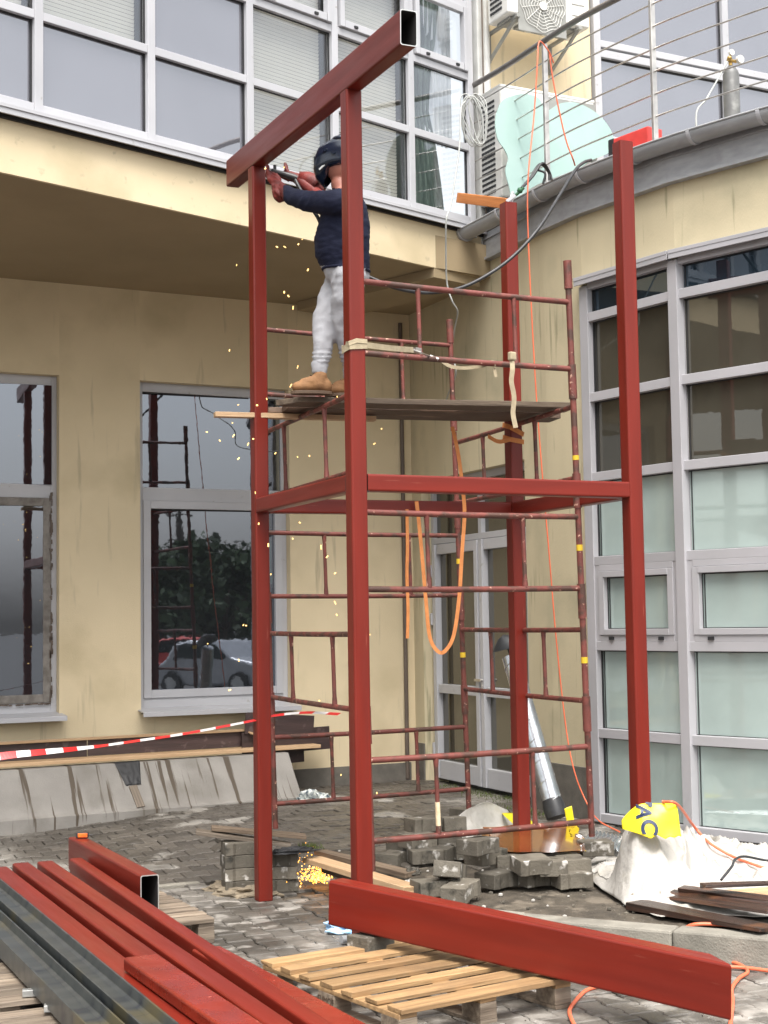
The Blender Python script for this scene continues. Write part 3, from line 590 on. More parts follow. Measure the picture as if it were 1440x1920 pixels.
#@@ PART3
# ------------------------------------------------------------------ red steel frame
fa = rad(-2.7); ex = np.array([math.cos(fa), math.sin(fa), 0]); ey = np.array([-math.sin(fa), math.cos(fa), 0]); ez = np.array([0, 0, 1.])
PC, PLl, PR, PK = [np.array([*p, 0.]) for p in ((3.814, 7.666), (3.94, 9.40), (5.722, 7.60), (5.86, 9.19))]
FR = thing('steel_structure', 'tall red primed steel frame, four square posts, cross beams and one heavy top beam', 'steel frame', (4.8, 8.4, 0))
for P, z0, z1 in ((PC, -.03, 4.945), (PLl, 0.0, 4.992), (PR, .12, 4.883), (PK, .12, 4.914)):
    b = MB(); b.rhs(P+ez*z0, P+ez*z1, .1, .1, .004, up=ey, mi=(0, 1, 2)); b.build('post', [RED, CUT, INN], FR)
zb = 2.645
def xb(A, B, h=.1, z=zb, w=.096):
    d = nrm(B-A); b = MB(); b.rhs(A+d*.052+ez*z, B-d*.052+ez*z, w, h, .004); 
    b.tube([A+d*.054+ez*(z-.052)-np.cross(ez, d)*.045, A+d*.054+ez*(z-.052)+np.cross(ez, d)*.045], .005, 6, mi=1)
    b.build('cross_beam', [RED, INN, INN], FR)
xb(PC, PR); xb(PC, PLl); xb(PLl, PK); xb(PK, PR)
cc = PC-ex*.05-ey*.05+ez*4.9447; lc_ = PLl-ex*.05-ey*.05+ez*4.9947; tdir = nrm(lc_-cc); tw = nrm(np.cross(tdir, ez))
o_ = cc+tw*.051+ez*.0985
b = MB(); b.rhs(o_-tdir*.775, o_+tdir*2.34, .1, .195, .005); b.build('top_beam', [RED, CUT, INN], FR)
# ------------------------------------------------------------------ scaffold tower of stacked H frames
def leg(n, z):
    x, y = {'a': (4.17, 8.24), 'b': (4.42, 10.31), 'c': (5.80, 8.24), 'd': (6.10, 10.34)}[n]
    return np.array([x-.033*(z-.38), y-.016*(z-.38), z])
LV = [(.51, 1.00), (1.30, 1.77), (2.045, 2.52), (2.78, 3.26), (3.51, 3.96)]
SPOT = ['lowest section, standing on the paving', 'second section from the ground', 'middle section just below the red cross beams', 'section directly under the plank deck', 'topmost guard rail section above the deck']
SIDE = {'ac': 'front', 'bd': 'back', 'ab': 'left side', 'cd': 'right side'}
def sframe(p, q, k):
    zb_, zt = LV[k]; n = p+q
    if n == 'bd' and k == 4: zb_, zt = 3.56, 4.05
    t = thing('scaffold_section', '%s scaffold of rusty red tube, %s' % (SIDE[n], SPOT[k]), 'scaffolding', leg(p, zb_), 'stacked tubular scaffold frames')
    for s in (p, q):
        lo = zb_-(.16 if k else (.10 if s == 'c' else .18)); hi = zb_+.74-.16 if k < 4 else zt+.30
        if k == 4: hi = {'c': 4.24, 'd': 4.26, 'a': 4.2, 'b': 4.2}[s]
        if k == 3 : hi = zb_+.57
        if k < 3 and k >= 0: hi = LV[k+1][0]-.16 if (k+1) < 5 else hi
        # a level only carries legs; the next frame sits over them
        b = MB(); b.tube([leg(s, lo), leg(s, hi)], .021, 10)
        if k: b.tube([leg(s, zb_-.20), leg(s, zb_+.03)], .028, 10)
        if k == 4: b.tube([leg(s, hi-.19), leg(s, hi)], .028, 10)
        if s in 'cd' and k in (1, 2): b.tube([leg(s, zb_+.25), leg(s, zb_+.29)], .0225, 10, mi=1)
        if s == 'c' and k == 3: b.tube([leg(s, zb_+.12), leg(s, zb_+.15)], .0225, 10, mi=1)
        b.build('leg', [SCAF, YEL], t)
    for z in (zb_, zt):
        A, B = leg(p, z), leg(q, z); d = nrm(B-A); b = MB(); pts = [A+d*(np.linalg.norm(B-A))*u+ez*(-.004*math.sin(u*3.14)) for u in np.linspace(0, 1, 9)]
        pts[0] = A+d*.012; pts[-1] = B-d*.012; b.tube(pts, .0195 if n in ('ac',) else .018, 9); b.build('rail', SCAF, t)
    for u in (.29, .73):
        A = leg(p, zb_)*(1-u)+leg(q, zb_)*u; B = leg(p, zt)*(1-u)+leg(q, zt)*u; b = MB(); L = B-A
        b.tube([A+L*v for v in (.02, .07, .16, .84, .93, .98)], [.019, .018, .0145, .0145, .018, .019], 8)
        if n == 'ac' and k == 0 and u < .5: b.tube([A+L*v for v in (.12, .3, .42)], [.0165, .0165, .016], 8, mi=1)
        b.build('strut', [SCAF, SCAFP], t)
for k, fs in enumerate((('ac', 'bd'), ('ab', 'cd'), ('ac', 'bd'), ('ab', 'cd'), ('ac', 'bd'))):
    for n in fs: sframe(n[0], n[1], k)
# ------------------------------------------------------------------ plank deck
pd = nrm(np.array([1.97, -.46, 0])); pn = np.array([-pd[1], pd[0], 0])
DECK = [((3.94, 8.98), 2.02, .24, WOODG, 'nearest weathered deck plank with split left end, the person stands on it'),
        ((4.06, 9.235), 1.95, .235, WOODD, 'middle dark plank of the scaffold deck'),
        ((4.02, 9.49), 2.14, .24, WOODD, 'rear dark plank of the scaffold deck reaching farthest right')]
for (x, y), L, w, m_, lb in DECK:
    A = np.array([x, y, 3.305]); b = MB(); n = 14; u = np.linspace(0, 1, n)
    poly = [(L*t, -w/2+.006*math.sin(9*t+x)) for t in u]+[(L*t, w/2+.006*math.sin(7*t+y)) for t in u[::-1]]
    if 'nearest' in lb: poly = [(.10, -w/2), ]+poly[1:n]+poly[n:2*n-1]+[(.03, w/2), (-.04, w*.28), (.0, w*.05), (.06, -.05), (.05, -w*.3)]
    b.prism(poly, A-ez*.019, pd, pn, ez*.038); o = b.build('scaffold_plank', m_, bev=.004); tag(o, lb, 'plank', 'scaffold deck planks')
b = MB(); b.bar((3.63, 9.44, 3.262), (4.75, 9.24, 3.262), .07, .034); tag(b.build('batten', WOODP, bev=.003), 'pale new timber batten poking out left past the left post beneath the deck', 'batten')
# ------------------------------------------------------------------ person
fwd = nrm(np.array([-.66, .75, 0])); lat = np.cross(fwd, ez); 
if np.dot(lat, cF) > 0: lat = -lat      # lat points to the camera side
def H(px, py, dd=0): return GD(px, py, 9.78+dd)
PB = H(652, 742); PB[2] = 3.33
PER = thing('person', 'person in navy jersey, grey sweatpants and welding helmet on the plank deck, arms raised', 'person', PB)
def chain(b, pts, n=None, sc=(1, 1, 1), mi=0):
    """overlapping balls between joints (centre, radius) - merged into one skin later"""
    for (p, r), (q, s) in zip(pts[:-1], pts[1:]):
        L = np.linalg.norm(np.array(q)-np.array(p)); k = max(2, int(L/(min(r, s)*.35)))
        for i in range(k+1):
            t = i/k; b.ball(np.array(p)*(1-t)+np.array(q)*t, r*(1-t)+s*t, 12)
def remeshed(b, name, mats, parent, vox, fold=None, matfn=None, smooth=4):
    V = np.vstack(b.V); me = bpy.data.meshes.new('tmp'); me.from_pydata(V.tolist(), [], b.F); o = bpy.data.objects.new('tmp', me); COL.objects.link(o)
    r = o.modifiers.new('r', 'REMESH'); r.mode = 'VOXEL'; r.voxel_size = vox
    s = o.modifiers.new('s', 'SMOOTH'); s.iterations = smooth; s.factor = .6
    dg = bpy.context.evaluated_depsgraph_get(); me2 = bpy.data.meshes.new_from_object(o.evaluated_get(dg)); bpy.data.objects.remove(o)
    N = len(me2.vertices); co = np.empty(N*3); me2.vertices.foreach_get('co', co); co = co.reshape(-1, 3); no = np.array([v.normal[:] for v in me2.vertices])
    if fold is not None: co = co+no*np.array([fold(c) for c in co])[:, None]
    F = [tuple(p.vertices) for p in me2.polygons]; cen = np.array([co[list(f)].mean(0) for f in F])
    out = MB(); out.add(co, F, [matfn(c) for c in cen] if matfn else 0, True, lc=co); bpy.data.meshes.remove(me2)
    return out.build(name, mats, parent, fixn=False)
B_ = MB(); ROT = np.stack([fwd, lat, ez], 1)
TOR_ = []
for px, py, dd, rf, rl, rz in ((648, 392, .03, .135, .20, .10), (645, 420, .03, .165, .19, .10), (641, 450, .03, .182, .185, .10), (642, 478, .03, .178, .18, .09), (648, 503, .03, .155, .17, .08), (653, 522, .03, .14, .165, .07), (650, 372, .03, .10, .16, .06)):
    TOR_.append((px, py, dd, rf, rl, rz))
TOR_ = np.array(sorted(TOR_, key=lambda q: q[1]))
for yy in np.linspace(TOR_[0, 1], TOR_[-1, 1], 46):
    q = [float(np.interp(yy, TOR_[:, 1], TOR_[:, k])) for k in range(6)]; B_.ball(H(q[0], yy, q[2]), (q[3], q[4], .055), 20, R=ROT)
chain(B_, [(H(645, 368, .02), .065), (H(636, 345, .03), .058)])
B_.ball(H(634, 308, .04), (.098, .078, .115), 16, R=ROT)
chain(B_, [(H(650, 384, -.13), .078), (H(628, 380, -.16), .082), (H(578, 378, -.02), .066), (H(548, 369, .12), .056), (H(530, 356, .26), .042), (H(519, 342, .31), .028)])     # near arm
chain(B_, [(H(640, 382, .18), .075), (H(604, 374, .30), .056), (H(590, 362, .36), .046), (H(556, 334, .42), .036), (H(545, 328, .44), .028)])    # far arm
chain(B_, [(H(655, 520, -.06), .125), (H(650, 560, -.06), .108), (H(646, 612, -.02), .084), (H(656, 665, .04), .068), (H(661, 700, .08), .048), (H(662, 722, .08), .04)])   # near leg
chain(B_, [(H(648, 520, .12), .120), (H(628, 550, .10), .104), (H(611, 586, .06), .088), (H(608, 630, .02), .078), (H(603, 668, .0), .062), (H(599, 700, -.02), .043), (H(598, 722, -.03), .036)])  # far leg, forward
def pxy(c): 
    v = np.array(c)-cC; d = v@cF; return 720+FPX*(v@cR)/d, 960-FPX*(v@cU)/d, d
def zone(c):
    x, y, d = pxy(c)
    if y > 703: return 2
    if y > 500+max(0, (x-650))*.12 - max(0, 640-x)*.05: return 1
    if x < 531 or (x < 604 and d > 9.98 and y < 368): return 4
    if y < 353 and 604 < x < 668: return 3
    return 0
def fold(c):
    x, y, d = pxy(c); z = zone(c); s = math.sin
    def rid(a, b_, k): return (1-abs(MN.noise(Vector((a, b_, d*k+c[0]*3))))*2.6)
    if z == 0:
        if x < 610 and y < 400: return .0065*rid(x*.055+y*.03, y*.012, 2)
        return .003*rid(y*.055-x*.03, x*.03+y*.01, 2)+.0035*rid(y*.10+x*.02, x*.045, 4)
    if z == 1: return .006*rid(y*.022+x*.034, x*.026-y*.012, 2)+.004*rid(y*.05+x*.03, x*.05, 3)+(.006*s(y*.8) if 655 < y < 685 else 0)-.004
    return 0
remeshed(B_, 'body', [NAVY, GREYT, SOCK, SKIN, GLOVE], PER, .011, fold, zone, 3)
b = MB()   # jersey hem and trouser cuffs
for c, r, r2, R_ in ((H(649, 507, .03), .150, .168, ROT),):
    th = np.linspace(0, 2*math.pi, 40); b.tube([c+fwd*math.cos(t)*r+lat*math.sin(t)*r2+ez*.012*math.cos(t+.5) for t in th], .010, 8, caps=False)
b.build('jersey_hem', NAVY, PER)
b = MB()
for c, r in ((H(599, 690, -.01), .046), (H(659, 700, .08), .05)):
    b.tube([c+ez*.04, c+ez*.02, c-ez*.005, c-ez*.025, c-ez*.035], [r+.006, r+.010, r+.004, r+.006, r], 16, caps=False)
b.build('trouser_cuff', GREYT, PER)
# boots
def boot(ankle, dirn, nm):
    s = MB(); f = nrm(dirn); l = np.cross(f, ez); R_ = np.stack([f, l, ez], 1); z0 = 3.332
    g = np.array([ankle[0], ankle[1], z0])
    s.ball(g+f*.02+ez*.060, (.085, .044, .045), 14, R=R_); s.ball(g+f*.10+ez*.048, (.075, .048, .040), 14, R=R_); s.ball(g+f*.135+ez*.045, (.050, .048, .038), 12, R=R_)
    s.ball(g-f*.035+ez*.055, (.05, .042, .05), 12, R=R_); chain(s, [(g+ez*.06, .05), (g-f*.005+ez*.115, .048)]); chain(s, [(g+f*.02+ez*.085, .045), (g+f*.10+ez*.065, .04)])
    o = remeshed(s, 'boot', BOOT, PER, .008, None, None, 3)
    q = MB(); n = 20; poly = []
    for i in range(n):
        t = 2*math.pi*i/n; poly.append((.052+.138*math.cos(t)*(1 if math.cos(t) > 0 else .98), (.050+.008*math.cos(t))*math.sin(t)))
    q.prism(poly, g-ez*.004, f, l, ez*.022); q.build('sole', SOLE, o, bev=.003)
    q = MB()
    for k in range(4): q.tube([g+f*(.05+.022*k)+ez*(.118-.012*k)-l*.02, g+f*(.06+.022*k)+ez*(.124-.012*k), g+f*(.05+.022*k)+ez*(.118-.012*k)+l*.02], .003, 5)
    q.build('lace', SOLE, o)
a1 = H(599, 720, -.03); boot(a1, np.array([-.93, .30, 0]), 'l'); a2 = H(662, 722, .08); boot(a2, np.array([-.8, .5, 0]), 'r')
# helmet: a shell over the face with a chin point, crown ridge, window and knobs
hc = H(634, 303, .04); hd = nrm(fwd*.93-ez*.30)
def shell(u, v):
    a = (u-.5)*rad(320); h = v   # around the head, down
    prof = [(0, .045), (.06, .085), (.16, .108), (.35, .118), (.6, .116), (.8, .098), (1, .050)]
    r = 1.03*float(np.interp(h, [p[0] for p in prof], [p[1] for p in prof])); z = .150-h*.285
    fr = max(0, math.cos(a)); rr = r*(1+.22*fr*min(1, h*2)); drop = -.035*fr*h+(.16*(1-fr))*max(0, h-.62)*1.2
    ca, sa = math.cos(a), math.sin(a); k = max(abs(ca), abs(sa))**.45
    return hc+fwd*(ca*rr/k*.97+.004+.035*h)+lat*sa*r*.92/k+ez*(z+drop+.03*(1-h)*(-ca))
b = MB(); b.sheet(shell, 36, 24); o = b.build('helmet', HELM, PER, solid=.006)
b = MB(); c0 = hc+fwd*.150+ez*.005
b.box(hc+fwd*.148+ez*(.0), (.012, .10, .085), R=ROT, mi=0); b.build('visor', VISOR, o, bev=.004)
b = MB()
for f_, z_ in ((.045, .055), (-.015, .03)): 
    c = hc+fwd*f_+ez*z_+lat*.105; b.tube([c-lat*.01, c+lat*.012], .014, 12)
b.box(hc+fwd*.075-ez*.055+lat*.098, (.05, .006, .014), R=ROT@np.array(Matrix.Rotation(rad(38), 3, 'Y')), mi=1); b.build('helmet_knob', [HELM, CUT], o, bev=.002)
b = MB(); th = np.linspace(-1.9, 1.9, 24); b.tube([hc+fwd*(.105*math.cos(t)*.6-.045)+lat*math.sin(t)*.085+ez*.128*1.0 for t in th], .018, 10); b.build('headband', HELM, o)
# gloves
def glove(wrist, hand, grip, up, cuff, nm):
    """palm between wrist and hand; four fingers close over the torch axis, the thumb leaves the palm's side"""
    g = MB(); ax = nrm(grip); hd_ = nrm(np.array(hand)-np.array(wrist)); w = np.array(wrist); h = np.array(hand); u = nrm(up)
    chain(g, [(cuff, .056), (w, .040), ((w+h)/2, .036)])
    for s in (-.03, -.01, .01, .03): chain(g, [((w+h)/2+ax*s*.7, .024), (h+ax*s, .021)])
    for k, s in enumerate((-.036, -.013, .011, .033)):
        L = (.034, .040, .042, .036)[k]; a = h+ax*s; p1 = a+hd_*L; p2 = p1-u*L*.75+hd_*.008; p3 = p2-hd_*L*.7-u*.006
        chain(g, [(a, .0135), (p1, .0125), (p2, .0118), (p3, .0105)])
    t0 = (w*.45+h*.55)+ax*-.035; t1 = t0+u*.035-ax*.012+hd_*.015; t2 = t1+u*.035+hd_*.012; chain(g, [(t0, .018), (t1, .015), (t2, .0125)])
    return remeshed(g, 'glove', GLOVE, PER, .006, lambda c: .0025*math.sin(c[0]*150+c[2]*110)+.002*math.sin(c[1]*170-c[2]*90), None, 2)
ta, tb = H(509, 320, .42), H(552, 333, .40)   # torch axis
glove(H(520, 350, .29), H(512, 330, .37), tb-ta, nrm(ez+(ta-tb)*.2), H(526, 364, .25), 'n')
glove(H(566, 338, .42), H(543, 329, .43), tb-ta, ez, H(596, 353, .40), 'f')
# long cuff of the far gauntlet
b = MB(); b.tube([H(560, 334, .42), H(575, 337, .42), H(592, 345, .40), H(600, 352, .38)], [.046, .058, .068, .066], 14, caps=False); b.build('gauntlet_cuff', GLOVE, PER, solid=.003)
TOR = thing('welding_torch', 'black handheld torch with a pale nozzle held in red gloves under the top beam', 'torch', ta)
b = MB(); b.tube([ta, ta*.6+tb*.4, tb, tb+(tb-ta)*.15], [.016, .02, .024, .018], 12); b.build('torch_handle', BLK, TOR)
b = MB(); b.tube([ta, ta+(ta-tb)*.12+ez*.006, H(500, 315, .42)], [.012, .010, .008], 10); b.build('nozzle', CUT, TOR)
b = MB(); b.tube([ta*.85+tb*.15+ez*.012, ta*.85+tb*.15+ez*.045], .012, 8); b.build('trigger', BLK, TOR)
# cable from the torch down past the belly, then over the rail and up to the terrace edge
b = MB(); pts = bez([tb, H(560, 350, .36), H(583, 388, .25), H(596, 408, .22), H(612, 440, .30), H(655, 500, .32), H(700, 523, .30)], 40)
pts2 = bez([H(700, 523, .30), GD(745, 541, 10.1), GD(800, 549, 10.3), GD(860, 541, 10.4), GD(915, 515, 10.5), GD(965, 478, 10.6), GD(1010, 428, 10.7), GD(1050, 365, 11.0), GD(1078, 320, 11.3), GD(1094, 305, 11.6), GD(1108, 300, 11.8)], 70)
b.tube(np.vstack([pts, pts2[1:]]), .0125, 10); tag(b.build('welding_cable', BLK), 'thick black cable sagging from the person up to the terrace gutter', 'cable')
# ------------------------------------------------------------------ sparks
fall = [(498, 316), (533, 314), (533, 463), (520, 463), (566, 449), (560, 458), (444, 497), (578, 506), (532, 548), (540, 555), (549, 577), (558, 688), (431, 657), (545, 723), (620, 739), (632, 744), (500, 748), (447, 759), (482, 760), (475, 823), (436, 793), (437, 817), (412, 826), (465, 833), (447, 860), (516, 850), (557, 857), (581, 855), (478, 924), (485, 982), (561, 980), (549, 1010), (503, 1022), (603, 1026), (613, 1044), (629, 1075), (507, 1077), (629, 1130), (631, 1153), (456, 1172), (462, 1173), (390, 1207), (448, 1238), (430, 1294), (598, 1314), (716, 804), (702, 832), (693, 1190), (706, 1487), (640, 1453), (388, 810)]
b = MB()
for px, py in fall:
    p = GD(px+random.uniform(-1, 1), py, 10.0+random.uniform(-.35, .1)); r = random.uniform(.0024, .0048); v = rng.normal(0, 1, 3)*.004+np.array([0, 0, r*.6])
    b.tube([p-v, p+v], r, 6); b.ball(p, r, 8)
tag(b.build('falling_sparks', SPARK), 'scattered glowing sparks falling from the torch beside the left post', 'sparks', kind='stuff')
b = MB(); sp = GZ(598, 1655, .02)
for i in range(420):
    h = abs(rng.normal(0, 1)); x = rng.normal(0, .055) if i < 280 else rng.normal(-.08, .13); y = rng.normal(0, .05); z = abs(rng.normal(0, .06)) if i < 280 else abs(rng.normal(.05, .10))
    b.ball(sp+np.array([x, y, z+.01]), random.uniform(.0022, .0065), 6, mi=0 if random.random() < .35 else 1)
tag(b.build('spark_burst', [SPARK, SPARKY]), 'orange burst of sparks hitting the paving between the two front posts', 'sparks', kind='stuff')
# ------------------------------------------------------------------ straps
def strap(nm, pts, w, m_, lb, side=None, cat='strap', n=40, th=.003):
    b = MB(); b.ribbon(bez(pts, n), w, nrm(_r0) if side is None else side, th=th); return tag(b.build(nm, m_), lb, cat)
q = [PC+ex*sx*.056+ey*sy*.056 for sx, sy in ((-1, 1), (-1, -1), (1, -1), (1, 1))]
zs = 3.43
pts = [q[0]+ez*(zs-.01), q[1]+ez*zs, q[2]+ez*(zs+.01)]
b = MB(); b.ribbon([pts[0], pts[0]*.5+pts[1]*.5, pts[1]+ex*.002], .042, ez); b.ribbon([pts[1], pts[1]*.5+pts[2]*.5, pts[2]], .042, ez); b.ribbon([q[2]+ez*(zs+.01), q[3]+ez*(zs)], .042, ez); b.ribbon([q[3]+ez*zs, q[0]+ez*zs], .042, ez)
b.ribbon(bez([pts[2]+ey*.002, GD(735, 653, 8.9), GD(775, 656, 9.2)], 12), .034, ez)
b.ribbon([pts[0]+ez*.03-ey*.06, pts[1]+ez*.012-ex*.004, pts[1]*.6+pts[2]*.4+ez*.028-ey*.004, pts[2]+ez*.02-ey*.003], .026, ez)
tag(b.build('ratchet_strap', STRB), 'beige webbing strap wrapped round the nearest post at platform height', 'strap')
b = MB(); b.box(GD(782, 657, 9.25), (.05, .03, .03), R=.3); b.tube([GD(772, 655, 9.25), GD(790, 662, 9.2)], .008, 8); b.tube([GD(806, 668, 9.5), GD(822, 674, 9.5)], .012, 8); b.tube([GD(790, 662, 9.2), GD(806, 668, 9.5)], .006, 8)
tag(b.build('strap_hook', INOX), 'small steel hook and buckle on the upper scaffold rail', 'hook')
strap('strap_tail', [GD(824, 674, 9.7), GD(845, 687, 9.7), GD(872, 690, 9.7), GD(905, 686, 9.7), GD(925, 678, 9.7), GD(927, 692, 9.7), GD(930, 707, 9.7)], .022, STRB, 'short sagging brown webbing strap under the upper scaffold rail', side=ez)
strap('hanging_strap', [GD(958, 664, 9.48), GD(961, 690, 9.45), GD(959, 715, 9.45), GD(964, 745, 9.45), GD(962, 775, 9.45), GD(967, 802, 9.45)], .03, STRB, 'pale beige strap end hanging in front of the plank deck by the rear right post')
b = MB(); c = GD(960, 668, 9.47)
b.box(c, (.05, .035, .055), R=.2); tag(b.build('cam_buckle', STRB, bev=.008), 'knotted beige strap loop on the upper rail above the hanging strap end', 'buckle')
strap('orange_strap', [GD(848, 800, 10.5), GD(856, 835, 10.5), GD(862, 870, 10.5), GD(868, 920, 10.5), GD(871, 965, 10.52), GD(866, 1040, 10.5), GD(861, 1120, 10.5), GD(851, 1190, 10.5), GD(836, 1219, 10.5), GD(822, 1222, 10.5), GD(806, 1195, 10.5), GD(799, 1130, 10.5), GD(793, 1060, 10.5), GD(786, 985, 10.52), GD(781, 940, 10.5)], .026, STRO, 'orange ratchet strap hanging in a long loop below the rear cross beam', n=90)
strap('orange_strap', [GD(763, 955, 10.5), GD(764, 1020, 10.5), GD(763, 1080, 10.5), GD(765, 1140, 10.5), GD(764, 1197, 10.5)], .025, STRO, 'orange strap end hanging straight down left of the looped strap', side=_r0*.7+cF*.4)
b = MB(); q = [PK+ex*sx*.056+ey*sy*.056 for sx, sy in ((-1, 1), (-1, -1), (1, -1), (1, 1))]
for zz, dz in ((3.24, -.05), (3.15, -.015)):
    b.ribbon([q[0]+ez*(zz+.03), q[1]+ez*zz], .035, ez); b.ribbon([q[1]+ez*zz, q[2]+ez*(zz+dz)], .035, ez); b.ribbon([q[2]+ez*(zz+dz), q[3]+ez*zz, ], .035, ez)
b.ribbon(bez([q[1]+ez*3.15, GD(935, 828, 10.7), GD(915, 818, 10.6)], 10), .03, ez)
tag(b.build('orange_strap', STRO), 'orange strap wound twice round the rear right post under the deck', 'strap')
#@@ PART4
# ------------------------------------------------------------------ roof terrace things
RP = off(WCV, .02)
def rp(y): 
    P = RP[::-1] if RP[0][1] > RP[-1][1] else RP
    return np.array([float(np.interp(y, P[:, 1], P[:, 0]))-.12*min(1, max(0, (y-10.6)/1.26))**1.5, y, 0])
RL = thing('balcony_railing', 'stainless terrace railing of thin horizontal bars curving along the gutter', 'railing', (7.2, 9.5, 5.5))
py_ = [11.86, 10.61, 9.22, 7.9, 6.8, 5.9]
for y in py_:
    b = MB(); p = rp(y); b.bar(p+ez*5.5, p+ez*6.86, .045, .03, up=(0, 1, 0)); b.build('post', INOX, RL, bev=.004)
ys = np.linspace(11.86, 5.6, 60)
SM = np.array([rp(y) for y in ys])
for _ in range(8): SM[1:-1] = (SM[:-2]+2*SM[1:-1]+SM[2:])/4
b = MB(); b.tube([p+ez*6.885 for p in SM], .026, 12); b.build('handrail', RAILM, RL)
for k in range(6):
    b = MB(); b.tube([p+ez*(6.70-.183*k) for p in SM], .0075, 8); b.build('bar', INOX, RL)
def acunit(name, lab, pxL, pyT, pxR, pyB, Yf, dep, fan, grp='air conditioner units on the terrace wall'):
    A = GY(pxL, pyT, Yf); Bx = GY(pxR, pyT, Yf)[0]; x0, x1 = A[0], Bx; z1 = A[2]; z0 = pyB
    t = thing(name, lab, 'air conditioner', ((x0+x1)/2, Yf, z0), grp); b = MB()
    b.box(((x0+x1)/2, Yf+dep/2, (z0+z1)/2), (x1-x0, dep, z1-z0)); b.build('casing', ACW, t, bev=.018, bseg=3)
    b = MB(); b.box(((x0+x1)/2, Yf+dep/2, z1-.018), (x1-x0+.008, dep+.008, .03)); b.build('lid', ACW, t, bev=.008)
    b = MB(); n = int((z1-z0-.12)/.05)
    for i in range(n):
        for j in range(5): b.box((x0-.002, Yf+.12+j*(dep-.09)/6.4, z0+.08+i*.05), (.012, (dep-.10)/8, .022))
    b.build('side_grille', ACD, t)
    cx, cz, r = fan; b = MB()
    b.box((cx, Yf-.003, cz), (2*r+.05, .012, 2*r+.05)); f_ = b.build('fan_guard', ACG, t, bev=.03, bseg=4)
    b = MB(); th = np.linspace(0, 2*math.pi, 48)
    for rr in np.linspace(.25, .98, 7): b.tube([(cx+r*rr*math.cos(a)*(1+.05*math.cos(8*a)), Yf-.016, cz+r*rr*math.sin(a)*(1+.05*math.cos(8*a))) for a in th], .003, 5)
    for a in np.linspace(0, 2*math.pi, 12, endpoint=False): b.tube([(cx+r*.2*math.cos(a), Yf-.018, cz+r*.2*math.sin(a)), (cx+r*.98*math.cos(a+.2), Yf-.018, cz+r*.98*math.sin(a+.2))], .003, 4)
    b.build('wire', ACW, f_)
    b = MB(); b.tube([(cx, Yf-.03, cz), (cx, Yf-.008, cz)], r*.17, 20); b.build('hub', ACW, f_)
    b = MB()
    for i in range(4): b.box((x1-.13, Yf-.003, z0+.12+i*.11), (.15, .01, .05))
    b.build('service_panel', ACW, t, bev=.004)
    return t, x0, x1, z0, z1
fc = GY(1016, 13, 11.42)
t, x0, x1, z0, z1 = acunit('air_conditioner', 'white air conditioner outdoor unit with round fan on wall brackets above the railing', 951, -55, 1103, 7.18+.30, 11.42, .36, (fc[0], fc[2], .245))
for x in (x0+.1, x1-.12):
    b = MB(); b.bar((x, TY, z0-.02), (x, 11.40, z0-.02), .035, .03); b.bar((x, TY-.02, z0-.30), (x, TY-.02, z0-.02), .035, .03, up=(0, 1, 0)); b.bar((x, TY-.03, z0-.28), (x, 11.45, z0-.03), .03, .022); b.build('wall_bracket', ACG, t, bev=.003)
b = MB(); 
for x in (x0+.12, x0+.3, x0+.5, x1-.15): b.box((x, 11.6, z0-.01), (.12, .22, .03))
b.build('base_rail', ACG, t, bev=.004)
t, x0, x1, z0, z1 = acunit('air_conditioner', 'white air conditioner outdoor unit on the terrace floor behind the mint sheet', 937, 156, 1113, 5.72, 11.42, .40, (8.0, 6.45, .26))
b = MB(); b.box(((x0+x1)/2, 11.6, 5.66), (x1-x0-.1, .36, .11)); b.build('stand', ACD, t, bev=.01)
# mint sheet: cut acrylic leaning on the lower unit
pts = [(930, 215), (941, 190), (960, 180), (985, 176), (1010, 184), (1022, 205), (1030, 206), (1050, 194), (1078, 192), (1105, 203), (1128, 220), (1146, 245), (1150, 262), (1143, 285), (1110, 300), (1080, 318), (1010, 345), (965, 372), (955, 350), (948, 320), (953, 298), (946, 280), (934, 262), (929, 238)]
nn_ = nrm(np.array([.12, -1, .13])); P0_ = (8.0, 11.18, 6.2)
W3 = [PL(x, y, P0_, nn_) for x, y in pts]; u_ = nrm(np.cross(nn_, ez)); v_ = np.cross(u_, nn_); v_ = v_ if v_[2] > 0 else -v_
o0 = np.array(P0_); Q2 = [(np.dot(p-o0, u_), np.dot(p-o0, v_)) for p in W3]
Q2 = [tuple(q[:2]) for q in bez([(a, b_, 0) for a, b_ in Q2+Q2[:1]], 96)[:-1]]
b = MB(); b.prism(Q2, o0, u_, v_, -nn_*.008); tag(b.build('acrylic_sheet', ACRY), 'pale mint green sheet with a wavy cut outline leaning behind the railing', 'sheet')
# gas cylinder
gp = GY(1371, 160, 10.0); gx = gp[0]; t = thing('gas_cylinder', 'small grey gas cylinder with brass regulator and gauge on the terrace', 'gas cylinder', (gx, 10.0, 5.52))
zt_ = GY(1371, 130, 10.0)[2]; b = MB(); b.tube([(gx, 10, 5.53), (gx, 10, zt_-.05), (gx, 10, zt_-.02), (gx, 10, zt_+.01), (gx, 10, zt_+.03)], [.072, .072, .062, .042, .02], 20); b.build('cylinder_body', CYL, t)
b = MB(); b.tube([(gx, 10, zt_+.02), (gx, 10, zt_+.10)], .018, 10); b.tube([(gx-.05, 9.98, zt_+.07), (gx+.05, 9.98, zt_+.07)], .014, 10); b.ball((gx-.035, 9.97, zt_+.085), .022, 10); b.build('valve', BRASS, t)
b = MB(); b.tube([(gx+.07, 9.97, zt_+.085), (gx+.07, 9.94, zt_+.085)], .036, 18); b.tube([(gx-.02, 9.97, zt_+.135), (gx-.02, 9.95, zt_+.135)], .028, 16); b.build('gauge', ACW, t, bev=.003)
